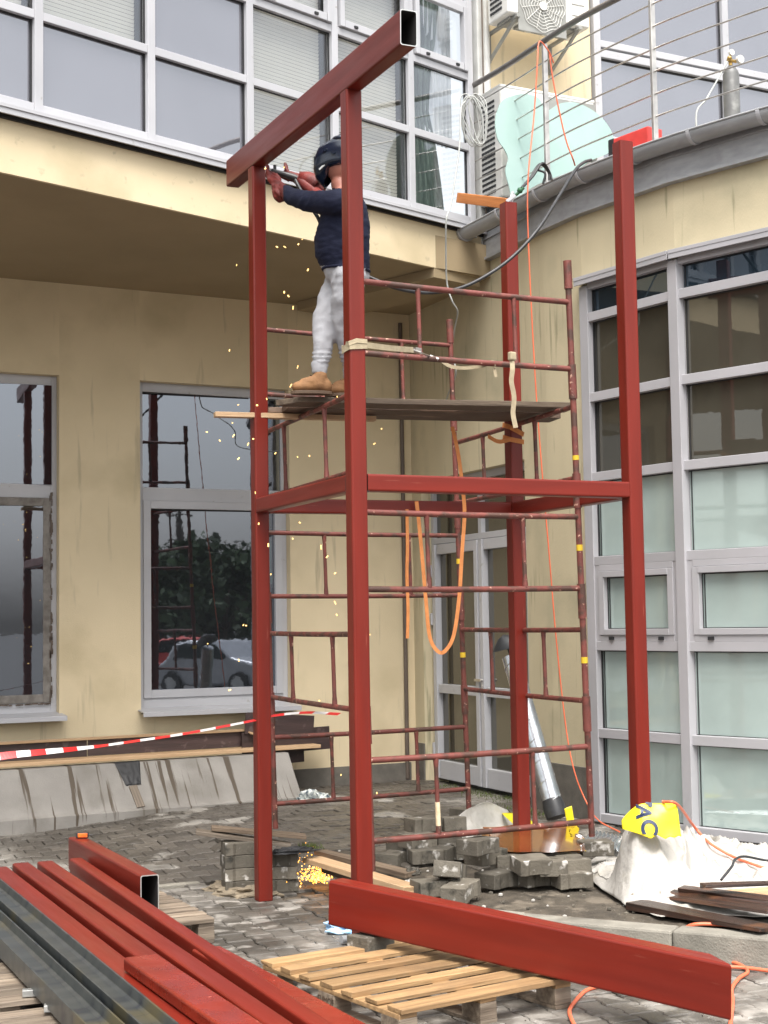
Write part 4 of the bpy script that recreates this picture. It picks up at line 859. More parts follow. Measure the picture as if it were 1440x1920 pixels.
b = MB(); b.tube(bez([(gx-.06, 9.97, zt_+.05), GY(1345, 150, 9.98), GY(1325, 185, 9.95), GY(1305, 222, 9.9), (gx-.45, 9.85, 5.54)], 30), .008, 8); tag(b.build('gas_hose', GRYC), 'thin pale gas hose running down from the small grey cylinder', 'hose')
# red welding machine
mp_ = GZ(1196, 262, 5.64); md = nrm(rp(8.9)-rp(9.7)); mn = np.array([md[1], -md[0], 0]); mn = mn if mn[0] > 0 else -mn
mc = rp(9.66)+mn*.22; t = thing('welding_machine', 'red welding machine with black control face at the terrace edge', 'welding machine', (*mc[:2], 5.535)); R_ = np.stack([md, mn, ez], 1)
b = MB(); b.box(mc+ez*5.655+md*.02, (.40, .17, .30), R=R_); b.build('housing', REDP, t, bev=.012)
b = MB(); b.box(mc+ez*5.66-md*.20, (.07, .18, .30), R=R_); fp = b.build('control_face', ALUD, t, bev=.012)
b = MB(); 
for a, c in ((-.04, .06), (.04, .06), (0, -.02)): b.tube([mc+ez*(5.655+c)-md*.225+mn*a, mc+ez*(5.655+c)-md*.245+mn*a], .018, 12)
b.build('knob', BLK, fp, bev=.002)
b = MB(); b.tube(bez([mc+ez*5.77-md*.12, mc+ez*5.815-md*.10, mc+ez*5.815+md*.10, mc+ez*5.77+md*.12], 16), .012, 8); b.build('handle', BLK, t)
# timber offcut and clamp at the gutter
b = MB(); b.bar(GD(863, 371, 12.9), GD(953, 382, 12.2), .075, .085, jit=.002); tag(b.build('timber_block', WOODO, bev=.004), 'orange timber offcut poking left over the gutter by the railing end', 'timber')
b = MB(); b.bar(GD(955, 388, 11.4), GD(962, 362, 11.5), .02, .03); b.bar(GD(950, 378, 11.4), GD(966, 366, 11.4), .02, .025); b.ball(GD(975, 357, 11.5), .025, 8, mi=1); b.tube([GD(967, 366, 11.5), GD(982, 352, 11.5)], .012, 8, mi=1); tag(b.build('earth_clamp', [ALU, mat('green_handle', (.02, .10, .04))]), 'small earthing clamp with green handle above the rear right post', 'clamp')
b = MB()
for q in range(2): b.tube(bez([GD(978, 352+q, 11.8), GD(995+q*3, 332, 11.9), GD(1012+q*5, 308-q*2, 12.0), GD(1028+q*2, 322, 12.1), GD(1030+q*5, 338, 12.1)], 26), .010, 8)
b.tube(bez([GD(1005, 318, 12), GD(1022, 325, 12), GD(1018, 345, 12)], 12), .010, 8)
tag(b.build('cable_bundle', BLK), 'loops of black cable lying at the foot of the middle railing post', 'cable')
# pale coil hanging from the end post, its tail down the corner
b = MB()
for k in range(9):
    a0 = random.uniform(0, .6); c = GD(884+random.uniform(-9, 14), 225, 12.65+random.uniform(-.05, .05)); rx, rz = random.uniform(.055, .10), random.uniform(.17, .23)
    b.tube([c+_r0*math.cos(a+a0)*rx*(1+.15*math.sin(3*a+k))+ez*(math.sin(a)*rz-.0) for a in np.linspace(0, 2*math.pi, 40)], .0052, 6, caps=False)
b.tube(bez([GD(872, 190, 12.6), GD(864, 205, 12.5), GD(862, 270, 12.4), GD(854, 330, 12.3), GD(845, 385, 12.2), GD(837, 412, 12.1), GD(836, 470, 12.2), GD(838, 530, 12.3), GD(848, 565, 12.3), GD(858, 585, 12.4), GD(852, 620, 12.6), GD(848, 660, 12.8), GD(855, 700, 12.8), GD(842, 735, 13.2), GD(836, 752, 13.5)], 90), .007, 6)
tag(b.build('coiled_cable', GRYC), 'pale grey cable coiled on the railing end post, its tail hanging down the corner', 'cable')
# orange extension cords
def cord(nm, P, lb, r=.0075, m_=None, n=90):
    b = MB(); b.tube(bez(P, n), r, 8); return tag(b.build(nm, m_ or ORN), lb, 'cable')
cord('extension_cord', [GD(1038, 118, 12.0), GD(1030, 98, 11.95), GD(1014, 78, 11.9), GD(1009, 88, 11.85), GD(1007, 130, 11.8), GD(1001, 220, 11.75), GD(990, 340, 11.6), GD(991, 460, 11.6), GD(1003, 700, 11.6), GD(1016, 880, 11.6), GD(1028, 1020, 11.6), GD(1044, 1210, 11.6), GD(1062, 1370, 11.6), GD(1078, 1450, 11.55), GD(1100, 1505, 11.5), GD(1122, 1538, 11.2), GD(1162, 1560, 10.9)], 'orange cord hanging from the handrail down past the rear right post to the paving', n=160, r=.0055)
cord('extension_cord', [GD(1030, 100, 12.0), GD(1037, 150, 12.0), GD(1050, 215, 12.0), GD(1062, 265, 12.0), GD(1074, 297, 12.0), GD(1078, 310, 12.1)], 'short orange cord slanting behind the railing toward the gutter', r=.006)
# ------------------------------------------------------------------ concrete slab, boards, barrier tape along the left wall
sA, sB = GZ(0, 1567, .115), GZ(568, 1500, .205); sA[2] = 0; sB[2] = 0; sd_ = nrm(sB-sA); sn = np.array([-sd_[1], sd_[0], 0]); sL = np.linalg.norm(sB-sA)
b = MB(); prof = [(0, -.05), (0, .23), (.03, .245), (.30, .62), (.46, .62), (.46, -.05)]
o1 = sA-sd_*4; b.prism(prof, o1, sn, ez, sd_*(4+sL)); b.add([], [])
E2 = sB; o = b.build('concrete_slab', CONC, bev=.006); tag(o, 'long sloping stained concrete slab along the foot of the left wall', 'concrete slab')
o.modifiers.clear()
def SL(s, n, z): return sA+sd_*s+sn*n+ez*z
def slab_z(n): return .245+(n-.03)/.27*.375
b = MB(); b.sheet(lambda u, v: SL(us_(236)+.22*u+.01*math.sin(v*9), .26-.12*v*(1-.5*abs(u-.5)), slab_z(.26-.12*v*(1-.5*abs(u-.5)))+.02+.012*MN.noise(Vector((u*5, v*6, 1)))), 14, 14) if False else None
def spx(px): # s along the slab for a pixel column
    p = PL(px, 1450, sA, sn); return float(np.dot(p-sA, sd_))
s0 = spx(236)
b = MB(); b.sheet(lambda u, v: SL(s0+(.24-.10*v)*u+.06*v, .30-.14*v+.0, slab_z(.30-.14*v)+.012+.010*MN.noise(Vector((u*6, v*6, 1)))), 16, 14); tag(b.build('black_film', ALUD, solid=.002), 'torn scrap of black film stuck over the top of the concrete slab', 'film')
b = MB(); b.bar(SL(s0+.12, .155, slab_z(.155)+.012), SL(s0+.15, .03, .255), .075, .012, up=-sn+ez); tag(b.build('timber_strip', WOODL), 'short split timber strip flat on the slab below the black film', 'timber')
eB = spx(640)
b = MB(); b.bar(SL(-4, .50, .655), SL(eB-.02, .50, .655), .26, .032, jit=.0); tag(b.build('bench_board', WOODP, bev=.003), 'long pale timber board lying flat above the concrete slab', 'board')
b = MB(); b.bar(SL(-4, .60, .745), SL(spx(205), .60, .745), .018, .145, mi=0); tag(b.build('upright_board', PAINTB, bev=.002), 'brown painted board on edge at far left above the slab', 'board')
b = MB(); b.bar(SL(spx(207), .60, .748), SL(spx(520), .60, .748), .018, .145); tag(b.build('upright_board', PAINTB, bev=.002), 'brown painted board on edge running behind the left post', 'board')
b = MB(); b.bar(SL(-4, .585, .832), SL(spx(515), .585, .832), .06, .022); tag(b.build('edge_batten', WOODP, bev=.002), 'thin pale batten along the top of the brown upright boards', 'batten')
b = MB(); b.bar(SL(spx(505), .52, .90), SL(spx(636), .52, .84), .02, .20); tag(b.build('loose_board', PAINTB, bev=.002), 'wide dark brown board leaning between the two front posts', 'board')
b = MB(); b.bar(SL(spx(500), .54, .70), SL(spx(668), .54, .72), .02, .22); tag(b.build('loose_board', PAINTB, bev=.002), 'lower dark brown board behind the tilted one', 'board')
b = MB(); b.bar(SL(spx(510), .5, .815), SL(spx(523), .5, .80), .09, .012, up=(1, 0, 0)); tag(b.build('wood_chip', WOODP), 'pale splintered wood chip on the board beside the left post', 'wood chip')
b = MB(); b.bar(SL(spx(560), .66, .56), SL(spx(628), .66, .57), .05, .16); tag(b.build('timber_support', PAINTB, bev=.004), 'short dark timber block under the boards by the nearest post', 'timber')
b = MB(); TP = bez([GD(-120, 1438, 9.5), GD(0, 1418, 9.7), GD(80, 1410, 9.8), GD(170, 1401, 9.9), GD(250, 1390, 9.95), GD(350, 1375, 10.0), GD(470, 1352, 10.05), GD(512, 1342, 10.1), GD(575, 1336, 10.1), GD(636, 1339, 10.0)], 130)
cum = np.concatenate([[0], np.cumsum(np.linalg.norm(np.diff(TP, axis=0), axis=1))]); side = np.array([nrm(ez*math.cos(min(1.44, .35+c*1.0))+cF*math.sin(min(1.44, .35+c*1.0))) for c in cum])
b.ribbon(TP, .058, side, mi=[int(c/.10) % 2 for c in cum], th=.0012); tag(b.build('barrier_tape', [TREDM, TWHT]), 'twisted red and white barrier tape stretched across to the left post', 'barrier tape')
def crumple(nm, c, size, m_, lb, cat, n=22, amp=.5, seed=0):
    b = MB(); c = np.array(c); R_ = np.array(size)
    def fn(u, v):
        a = 2*math.pi*u; e = math.pi*.5*v; d = np.array([math.cos(a)*math.cos(e), math.sin(a)*math.cos(e), math.sin(e)]); k = 1+amp*MN.noise(Vector((d*2.2+seed).tolist()))+amp*.5*MN.noise(Vector((d*6+seed).tolist()))
        return c+d*R_*k
    b.sheet(fn, n*2, n, smooth=False); return tag(b.build(nm, m_), lb, cat)
rg_ = GZ(590, 1508, .19); crumple('rag', rg_, (.20, .12, .10), RAGM, 'crumpled black and white spotted rag beside the concrete slab end', 'rag', 18, .6, 3.1)
bl = GZ(660, 1742, .0); crumple('plastic_film', bl, (.14, .16, .07), BLUEP, 'crumpled light blue plastic film under the red beam end', 'plastic film', 16, .6, 5.2)
# ------------------------------------------------------------------ loose pavers
def paver_poly(L=.22, W_=.17, w_=.14):
    a = L/2; h = [(-a, -W_/2), (-a*.55, -W_/2), (-a*.35, -w_/2), (a*.35, -w_/2), (a*.55, -W_/2), (a, -W_/2)]
    return h+[(-x, -y) for x, y in h]
def make_paver(h=.085):
    b = MB(); b.prism(paver_poly(), (0, 0, 0), (1, 0, 0), (0, 1, 0), (0, 0, h)); return b
PV = []
def loose(px, py, z, ang, lab, tilt=(0, 0), grp='pavers heaped in front of the puddle', m_=None):
    """z = height of the block's underside; (px, py) = its foot nearest us"""
    p = GZ(px, py, z)+np.array([.04, .09, 0]); k = random.random()
    b = MB(); R_ = eul(tilt[0], tilt[1], rad(ang)); poly = paver_poly(.215+.01*random.random(), .172, .145)
    n = len(poly); V = np.array([(x, y, 0) for x, y in poly]+[(x, y, .095) for x, y in poly]); V = V+rng.uniform(-.002, .002, V.shape)
    f = [tuple(range(n))[::-1], tuple(range(n, 2*n))]+[(i, (i+1) % n, n+(i+1) % n, n+i) for i in range(n)]
    b.add(V@R_.T+p, f, lc=V+rng.uniform(-9, 9, 3)); o = b.build('loose_paver', m_ or BLOCK, bev=.005)
    return tag(o, lab, 'paving block', grp)
g0 = .19
for a in [
 (900, 1583+22, .19+.19, 20, 'dark paver on top of the middle of the heap'),
 (915, 1624, .19+.095, 12, 'paver directly under the topmost middle one'),
 (968, 1634, .245, -30, 'flat dark paver right of the tall middle stack'),
 (846, 1652, .19+.07, 48, 'tilted paver left of the tall middle stack', (.05, .25)),
 (812, 1684, .16, -5, 'leftmost dark paver at the foot of the heap'),
 (868, 1690, .16, 35, 'wedge-like front paver nearest the red beam', (.0, -.12)),
 (935, 1668, .17, 15, 'front paver below the topmost one'),
 (1000, 1640, .19+.08, -8, 'pale worn paver on the heap front centre', (.12, 0)),
 (1042, 1644, .245, 60, 'pale paver with white mortar, upper right of the heap'),
 (1080, 1640, .24, 75, 'pale paver with white mortar touching the white tarp'),
 (1005, 1664, .17, 5, 'dark paver under the pale worn front one'),
 (1052, 1648, .17, 40, 'dark paver tucked behind the right front one'),
 (1078, 1668, .17, -12, 'rightmost pale front paver beside the tarp edge'),
 (960, 1640, .17, -50, 'dark paver in the shadow under the heap centre'),
 (1122, 1607, .26, -20, 'single dark paver under the right scaffold foot'),
 (795, 1562, .36, 0, 'dark paver on top of the rear left pile'),
 (848, 1560, .34, 80, 'pale sided paver on top of the rear left pile', (.0, .08)),
 (785, 1592, .27, 8, 'second paver of the rear left pile'),
 (842, 1590, .25, 70, 'pale sided second paver of the rear left pile'),
 (800, 1622, .18, -15, 'bottom paver of the rear left pile'),
 (835, 1618, .18, 30, 'bottom middle paver of the rear left pile'),
 (868, 1612, .19, 85, 'bottom right paver of the rear left pile'),
 (760, 1600, .18, 20, 'leftmost paver behind the nearest post'),
 (740, 1628, .15, 35, 'pale paver lying behind the light planks'),
 (878, 1540, .235, 10, 'paver under the rear scaffold foot near the door')]:
    loose(a[0], a[1], a[2], a[3], a[4], a[5] if len(a) > 5 else (0, 0))
sk = np.array([4.17, 9.66, .0])
lev = ['bottom', 'second', 'third', 'top']
for k in range(4):
    for j, (dx, dy, side_) in enumerate(((0, 0, 'right'), (-.26, .10, 'left'))):
        if k == 3 and j == 0: continue
        b = MB(); R_ = rotz(rad(-14+random.uniform(-6, 6)+(4 if j else 0))); poly = paver_poly(.225, .18, .15); n = len(poly); V = np.array([(x, y, 0) for x, y in poly]+[(x, y, .085) for x, y in poly]); f = [tuple(range(n))[::-1], tuple(range(n, 2*n))]+[(i, (i+1) % n, n+(i+1) % n, n+i) for i in range(n)]
        b.add(V@R_.T+sk+np.array([dx+random.uniform(-.01, .01), dy, k*.087]), f, lc=V+rng.uniform(-9, 9, 3)); tag(b.build('stacked_paver', BLOCK, bev=.005), '%s paver in the %s column of the stack behind the left post' % (lev[k], side_), 'paving block', 'pavers stacked behind the left post')
for i, (dx, an, z, m_, lb) in enumerate(((-.22, .30, .36, WOODL, 'lower grey board on the paver stack behind the left post'), (-.10, .22, .39, WOODG, 'upper grey board on the paver stack behind the left post'))):
    b = MB(); c = sk+np.array([dx, .12, z]); d = np.array([.93, -.33, -an*.55]); b.bar(c-nrm(d)*.33, c+nrm(d)*.33, .12, .03, jit=.004); tag(b.build('short_board', m_, bev=.003), lb, 'board')
c = GZ(548, 1590, .30); crumple('roofing_felt', c-ez*.03, (.16, .07, .035), ALUD, 'curled scrap of black roofing felt at the stack end', 'felt', 14, .5, 8)
crumple('soil_heap', GZ(455, 1668, 0)-ez*.02, (.24, .34, .085), SAND, 'small sandy heap left of the left post foot', 'sand heap', 24, .35, 2)
for i, (px, py, an, lb) in enumerate(((450, 1645, 60, 'thin pale stone shard upright on the sandy heap'), (436, 1647, 130, 'small pale stone shard left on the sandy heap'))):
    b = MB(); b.bar(GZ(px-8, py+6, .05), GZ(px+8, py-8, .10), .03, .016, jit=.004); tag(b.build('stone_shard', KERB), lb, 'stone')
# pale planks by the nearest post
for A, Bp, w, lb, m_ in ((GZ(585, 1612, .20), GZ(775, 1668, .20), .15, 'pale rough plank on the ground behind the nearest post', WOODP), (GZ(600, 1598, .22), GZ(770, 1640, .20), .10, 'second plank behind the pale one, partly broken', WOODG), (GZ(620, 1628, .16), GZ(745, 1672, .16), .14, 'dark plank under the pale one', WOODD)):
    b = MB(); b.bar(A, Bp, w, .035, jit=.006); tag(b.build('ground_plank', m_, bev=.003), lb, 'plank')
crumple('mortar_lump', GZ(772, 1640, .19), (.06, .05, .045), BLOCK, 'small mortar lump right of the pale plank end', 'rubble', 10, .4, 1)
crumple('mortar_lump', GZ(770, 1664, .15), (.06, .05, .05), TARP, 'whitish rubble lump below the pale plank end', 'rubble', 10, .4, 6)
# ------------------------------------------------------------------ tarp, banner, puddle
c00, c10, c01, c11 = GZ(1172, 1540, .35), GZ(1500, 1590, .25), GZ(1082, 1628, .19), GZ(1475, 1700, .19)
fm = GZ(1210, 1690, .19)
FE = [(1082, 1626), (1125, 1656), (1180, 1690), (1240, 1704), (1330, 1700), (1400, 1704), (1490, 1708)]
BE = [(1150, 1572), (1185, 1566), (1230, 1562), (1290, 1566), (1350, 1580), (1420, 1594), (1500, 1608)]
FEW = np.array([GZ(x, y, .20) for x, y in FE]); BEW = np.array([GZ(x, y, .22) for x, y in BE])
def tarp(u, v):
    q7 = np.linspace(0, 1, 7); f_ = np.array([np.interp(u, q7, FEW[:, k]) for k in range(3)]); b_7 = np.array([np.interp(u, q7, BEW[:, k]) for k in range(3)]); p = b_7*(1-v)+f_*v
    e = 1+.0*u; ed = .05*MN.noise(Vector((u*7, v*7, 3))); p = p+np.array([ed*(1 if v > .9 or u < .06 else .2), ed, 0])
    z = ht(p[0], p[1])+.01
    q = Vector((p[0]*1.0, p[1]*1.0, 0)); nz = 1-abs(MN.noise(q*2.6))*2.2; n2 = 1-abs(MN.noise(q*6.3+Vector((5, 2, 0))))*2; n3 = MN.noise(q*14)
    edge = min(1, min(u*8, (1-u)*8, (1-v)*6+.12))
    n4 = 1-abs(MN.noise(q*3.4+Vector((9, 1, 0))+Vector((MN.noise(q*2), MN.noise(q*2+Vector((3, 3, 3))), 0))))*3; hgt = .040*max(0, nz)**1.5+.028*max(0, n2)**2+.045*max(0, n4)**3+.012*n3+.006*MN.noise(q*30)
    a_, b_2 = np.array([5.61, 7.49]), np.array([7.0, 8.0]); dd_ = b_2-a_; tt = max(0, min(1, np.dot(p[:2]-a_, dd_)/np.dot(dd_, dd_))); ds = np.linalg.norm(p[:2]-a_-dd_*tt)
    pk = (.38*(1-tt)**1.3+.03)*math.exp(-(ds/.19)**2)*min(1, (1-v)*7)*(1+.35*MN.noise(Vector((p[0]*6, p[1]*6, 4)))+.2*MN.noise(Vector((p[0]*17, p[1]*17, 4))))
    pk = pk if pk < .24 else .24+(pk-.24)*.35
    dq = np.linalg.norm(p[:2]-np.array([5.62, 7.52])); pk += .07*math.exp(-(dq/.42)**2)*min(1, (1-v)*5)*(1+.9*MN.noise(Vector((p[0]*7, p[1]*7, 9))))+.05*math.exp(-(dq/.5)**2)*max(0, n4)*min(1, (1-v)*6)
    return (p[0], p[1], z+hgt*edge*(.5+.8*(1-v))+pk)
b = MB(); b.sheet(tarp, 220, 130); tag(b.build('tarpaulin', TARP, solid=.004), 'crumpled dirty white tarpaulin spread along the foot of the curved glazing', 'tarpaulin')
def band(u, v):
    uu = .30-.05*v+.02*math.sin(v*9)+.055*u; vv = .10+.68*v; p = tarp(uu, vv); return (p[0]-.004, p[1]-.004, p[2]+.004)
b = MB(); b.sheet(band, 10, 90); tag(b.build('tarp_stripe', TGREY), 'faded grey printed stripe crossing the white tarpaulin', 'stripe')
yc = GD(1222, 1536, 8.98)
yr_, yu_ = nrm(_r0), nrm(ez*.93+np.array([.10, .30, 0]))
def ysh(a, c, o=0):
    """yellow banner surface: a right, c up (metres from its middle)"""
    n = np.cross(yr_, yu_); n = n if np.dot(n, cF) < 0 else -n; b_ = -.9*(a+.02)**2-.8*max(0, -a-.06)**1.2*1.2-.25*max(0, c)**2*6+.012*MN.noise(Vector((a*9, c*9, 2)))
    return yc+yr_*a+yu_*c+n*(b_+o)
def yfn(u, v):
    a = -.17+.34*u; top = .10*(1-max(0, -(a+.02)/.15)**2*.9) if a < -.02 else .10+.0*a; bot = -.105+.02*MN.noise(Vector((a*22, 0, 0)))-(.0 if a > -.05 else (a+.05)*.35*-1)*-1
    if a < -.05: bot = -.105+(-a-.05)*.55
    return ysh(a, top+(bot-top)*v)
b = MB(); b.sheet(yfn, 40, 28); YB = tag(b.build('yellow_banner', YELB, solid=.003), 'yellow banner piece with dark letters folded over the white tarpaulin heap', 'banner')
def letters(txt, a, c, size, rot, par, name='lettering'):
    cu = bpy.data.curves.new('t', 'FONT'); cu.body = txt; cu.size = size; cu.align_x = 'CENTER'; cu.align_y = 'CENTER'; cu.offset = .004; to = bpy.data.objects.new('t', cu); COL.objects.link(to)
    me = bpy.data.meshes.new_from_object(to.evaluated_get(bpy.context.evaluated_depsgraph_get())); bpy.data.objects.remove(to)
    import bmesh
    bm = bmesh.new(); bm.from_mesh(me); bmesh.ops.triangulate(bm, faces=bm.faces); bmesh.ops.subdivide_edges(bm, edges=bm.edges, cuts=2); bm.to_mesh(me); bm.free()
    V = []; cr, sr = math.cos(rot), math.sin(rot)
    for v in me.vertices: x, y = v.co.x, v.co.y; V.append(ysh(a+x*cr-y*sr, c+x*sr+y*cr, .006))
    F = [tuple(p.vertices) for p in me.polygons]; b = MB(); b.add(V, F); return b.build(name, NAVYT, par)
letters('A', -.045, .045, .125, rad(-98), YB); letters('C', -.025, -.048, .135, rad(-98), YB); letters('P', -.005, .092, .05, rad(-98), YB)
# puddle sheet with white and yellow curled edge
def pud(u, v):
    A, B_2, C_, D_ = GZ(905, 1556, .335), GZ(1082, 1546, .335), GZ(925, 1604, .335), GZ(1100, 1602, .335)
    p = (A*(1-u)+B_2*u)*(1-v)+(C_*(1-u)+D_*u)*v; r = max(abs(u-.5), abs(v-.5))*2
    p = p+np.array([.05*MN.noise(Vector((u*4, v*4, 7))), .05*MN.noise(Vector((u*4, v*4, 9))), 0])*(r > .8)
    return (p[0], p[1], .335+(.02*max(0, r-.9)/.1 if r > .9 else 0))
b = MB(); b.sheet(pud, 40, 40, smooth=True); tag(b.build('puddle', RUST), 'rusty orange puddle standing on the sheet between pavers and duct', 'puddle', kind='structure')
def curl(u, v):
    A = GD(865, 1575, 10.6); Bc = GD(962, 1556, 11.2); p = A*(1-u)+Bc*u; a = v*3.3
    r = .085*(.7+.5*math.sin(u*3.14)); return p+np.array([.25*(1-v)*.2, .10*v, 0])+ez*(r*(1-math.cos(a))+.03*MN.noise(Vector((u*4, v*3, 4))))+nrm(np.array([.5, .8, 0]))*(r*math.sin(a)+.10*v)
b = MB(); b.sheet(curl, 30, 24); tag(b.build('banner_edge', TARP, solid=.003), 'rolled white edge of the banner left of the rusty puddle', 'banner')
def yflap(u, v):
    A = GD(940, 1524, 11.3); Bc = GD(1008, 1546, 11.1); C_ = GD(968, 1550, 10.9); D_ = GD(1004, 1552, 10.8)
    return (A*(1-u)+Bc*u)*(1-v)+(C_*(1-u)+D_*u)*v+ez*(.03*math.sin(u*3.1))*(1-v)
b = MB(); b.sheet(yflap, 20, 10); tag(b.build('banner_flap', YELB, solid=.003), 'narrow yellow flap of banner in front of the rear right post', 'banner')
b = MB(); b.sheet(lambda u, v: GD(1058+14*u+6*v, 1516+36*v, 11.0)+ez*.02*u, 8, 8); tag(b.build('banner_flap', YELB, solid=.003), 'small upright yellow scrap right of the duct foot', 'banner')
b = MB(); cA, cB, cD = GZ(1092, 1578, .26), GZ(1165, 1596, .26), GZ(1110, 1556, .26)
b.sheet(lambda u, v: cA+(cB-cA)*u+(cD-cA)*v+ez*.01*math.sin(u*60), 80, 4); tag(b.build('corrugated_sheet', GALV, solid=.002), 'small ribbed grey metal sheet right of the puddle', 'metal sheet')
# duct
dA_, dB_ = GD(1043, 1528, 11.25), GD(958, 1232, 11.75); dv = dB_-dA_; L = np.linalg.norm(dv); dv = dv/L
t = thing('ventilation_duct', 'shiny spiral metal duct leaning behind the rear right post', 'duct', dA_)
b = MB(); n = 60; b.tube([dA_+dv*L*i/n for i in range(n+1)], .073, 24); 
sx_ = nrm(np.cross(dv, ez)); sy_ = np.cross(dv, sx_); N = 400
b.tube([dA_+dv*L*i/N+(sx_*math.cos(i/N*2*math.pi*8)+sy_*math.sin(i/N*2*math.pi*8))*.074 for i in range(N+1)], .0035, 5); b.build('duct_tube', GALV, t)
b = MB(); b.tube([dA_-dv*.02, dA_+dv*.05, dA_+dv*.12], [.08, .085, .076], 20); b.build('black_wrap', BLK, t)
b = MB(); c = dB_+dv*.02; b.tube([c-_r0*.02+ez*.05, c-_r0*.03+ez*.09, c-_r0*.07+ez*.14], [.13, .125, .03], 20); b.tube([c, c+ez*.06-_r0*.02], .01, 6); b.build('rain_hood', ACD, t)
# charred boards at the right
for i, (a, c, w, m_, lb) in enumerate((((1192, 1694, .18), (1445, 1742, .18), .16, CHAR, 'long charred board nearest the kerb at the right edge'), ((1250, 1678, .21), (1450, 1708, .21), .13, CHAR, 'charred board second from the kerb'), ((1275, 1664, .25), (1470, 1690, .22), .10, CHAR, 'splintered charred board under the black pole'), ((1318, 1662, .29), (1480, 1655, .29), .06, CHAR, 'black square pole on top of the charred boards'), ((1370, 1680, .2), (1470, 1668, .2), .12, WOODP, 'pale board piece behind the charred boards'))):
    b = MB(); b.bar(GZ(*a), GZ(*c), w, .032, jit=.012); tag(b.build('charred_board', m_, bev=.003), lb, 'board')
cord('black_cable', [GZ(1352, 1650, .3), GZ(1372, 1625, .36), GZ(1378, 1612, .38), GZ(1395, 1606, .38), GZ(1430, 1612, .34), GZ(1475, 1618, .33)], 'thin black cable looping over the white tarpaulin at right', m_=BLK, r=.008)
cord('extension_cord', [tuple(ysh(.08, .11, .01)), tuple(ysh(.17, .09, .02)), GD(1300, 1548, 9.7), GD(1330, 1580, 9.6), GD(1372, 1605, 9.5), GD(1405, 1618, 9.6), GD(1470, 1640, 9.6)], 'orange cord trailing over the yellow banner and white tarpaulin', r=.009)
cord('extension_cord', [GZ(1480, 1742, .165), GZ(1400, 1738, .165), GZ(1340, 1733, .165), GZ(1300, 1734, .16), GZ(1276, 1748, .10), GZ(1276, 1766, .05), GZ(1296, 1782, .015), GZ(1340, 1795, .012), GZ(1385, 1808, .012), GZ(1402, 1822, .012), GZ(1385, 1835, .012), GZ(1372, 1855, .012), GZ(1374, 1880, .012), GZ(1368, 1930, .012)], 'orange cord looping down over the kerb at the right edge', r=.010)
cord('extension_cord', [GZ(1350, 1812, .014), GZ(1400, 1815, .014), GZ(1480, 1826, .014)], 'short straight orange cord on the paving at the right edge', r=.010)
cord('extension_cord', [GZ(1120, 1850, .012), GZ(1098, 1858, .012), GZ(1078, 1878, .012), GZ(1068, 1895, .012), GZ(1072, 1912, .012), GZ(1084, 1935, .012)], 'orange cord curling out below the big red beam in front', r=.010)
# ------------------------------------------------------------------ lying red tubes
bA, bB = GZ(617, 1735, .22), GZ(1372, 1915, .115); d = nrm(bB-bA); sdn = nrm(np.cross(d, ez)); sdn = sdn if sdn[1] > 0 or sdn[0] > 0 else -sdn
sdn = np.array([-d[1], d[0], 0]); sdn = nrm(sdn if np.dot(sdn, _r0) > 0 else -sdn)
BW, BH = .115, .238; b = MB(); b.rhs(bA+sdn*BW/2+ez*BH/2, bB+sdn*BW/2+ez*BH/2-d*.09, BW, BH, .006, mi=(0, 1, 2), miter=-1.6); tag(b.build('lying_beam', [RED, RED, INN]), 'large red box beam lying across the pallet in the foreground', 'steel beam')
hA, hB = GZ(263, 1716, .144), GZ(128, 1632, .144); hd_ = nrm(hB-hA); hn = np.array([hd_[1], -hd_[0], 0]); hn = hn if hn[0] > 0 else -hn
b = MB(); b.rhs(hA+hn*.058+ez*.115, hB+hn*.058+ez*.115, .112, .228, .006); tag(b.build('hollow_beam', [RED, CUT, INN]), 'short red hollow box beam with open end and a small amber lamp on top', 'steel beam')
lp = hB-hd_*.10+hn*.075+ez*.232; R_ = np.stack([_r0, np.cross(ez, _r0), ez], 1); t = thing('marker_lamp', 'small rectangular amber lamp in black casing on the hollow beam', 'lamp', lp)
b = MB(); b.box(lp+ez*.018, (.085, .035, .036), R=R_); b.build('lamp_casing', BLK, t, bev=.004)
b = MB(); b.box(lp+ez*.019-np.cross(ez, _r0)*.020+_r0*.006, (.066, .012, .028), R=R_); b.build('lens', LAMP, t, bev=.004)
b = MB(); b.tube([lp+ez*.02+_r0*.042, lp+ez*.018+_r0*.07], .004, 6); b.build('lead', BLK, t)
TUBES = [((2.545, 6.97), (2.50, 3.6), .15, .13, .150, REDW, 'widest wet red tube at the right of the pile, its far end cut short'),
 ((2.775, 9.95), (2.36, 4.2), .085, .15, .150, RED, 'long red tube just left of the widest wet one'),
 ((2.57, 10.0), (2.235, 4.2), .105, .14, .150, RED, 'third long red tube from the right of the pile'),
 ((2.41, 10.02), (2.11, 4.2), .11, .14, .150, RED, 'fourth long red tube from the right of the pile'),
 ((2.255, 10.05), (1.965, 4.4), .13, .12, .150, RED, 'leftmost long red tube next to the grey steel'),
 ((2.125, 6.72), (2.03, 3.6), .16, .06, .275, REDW, 'short wide red flat section lying on top near the front')]
for (x0, y0), (x1, y1), w, h, z, m_, lb in TUBES:
    b = MB(); b.rhs((x0+w/2, y0, z+h/2), (x1+w/2, y1, z+h/2), w, h, .005, mi=(0, 0, 2)); tag(b.build('red_tube', [m_, CUT, INN]), lb, 'steel tube', 'red tubes stacked on the pallets')
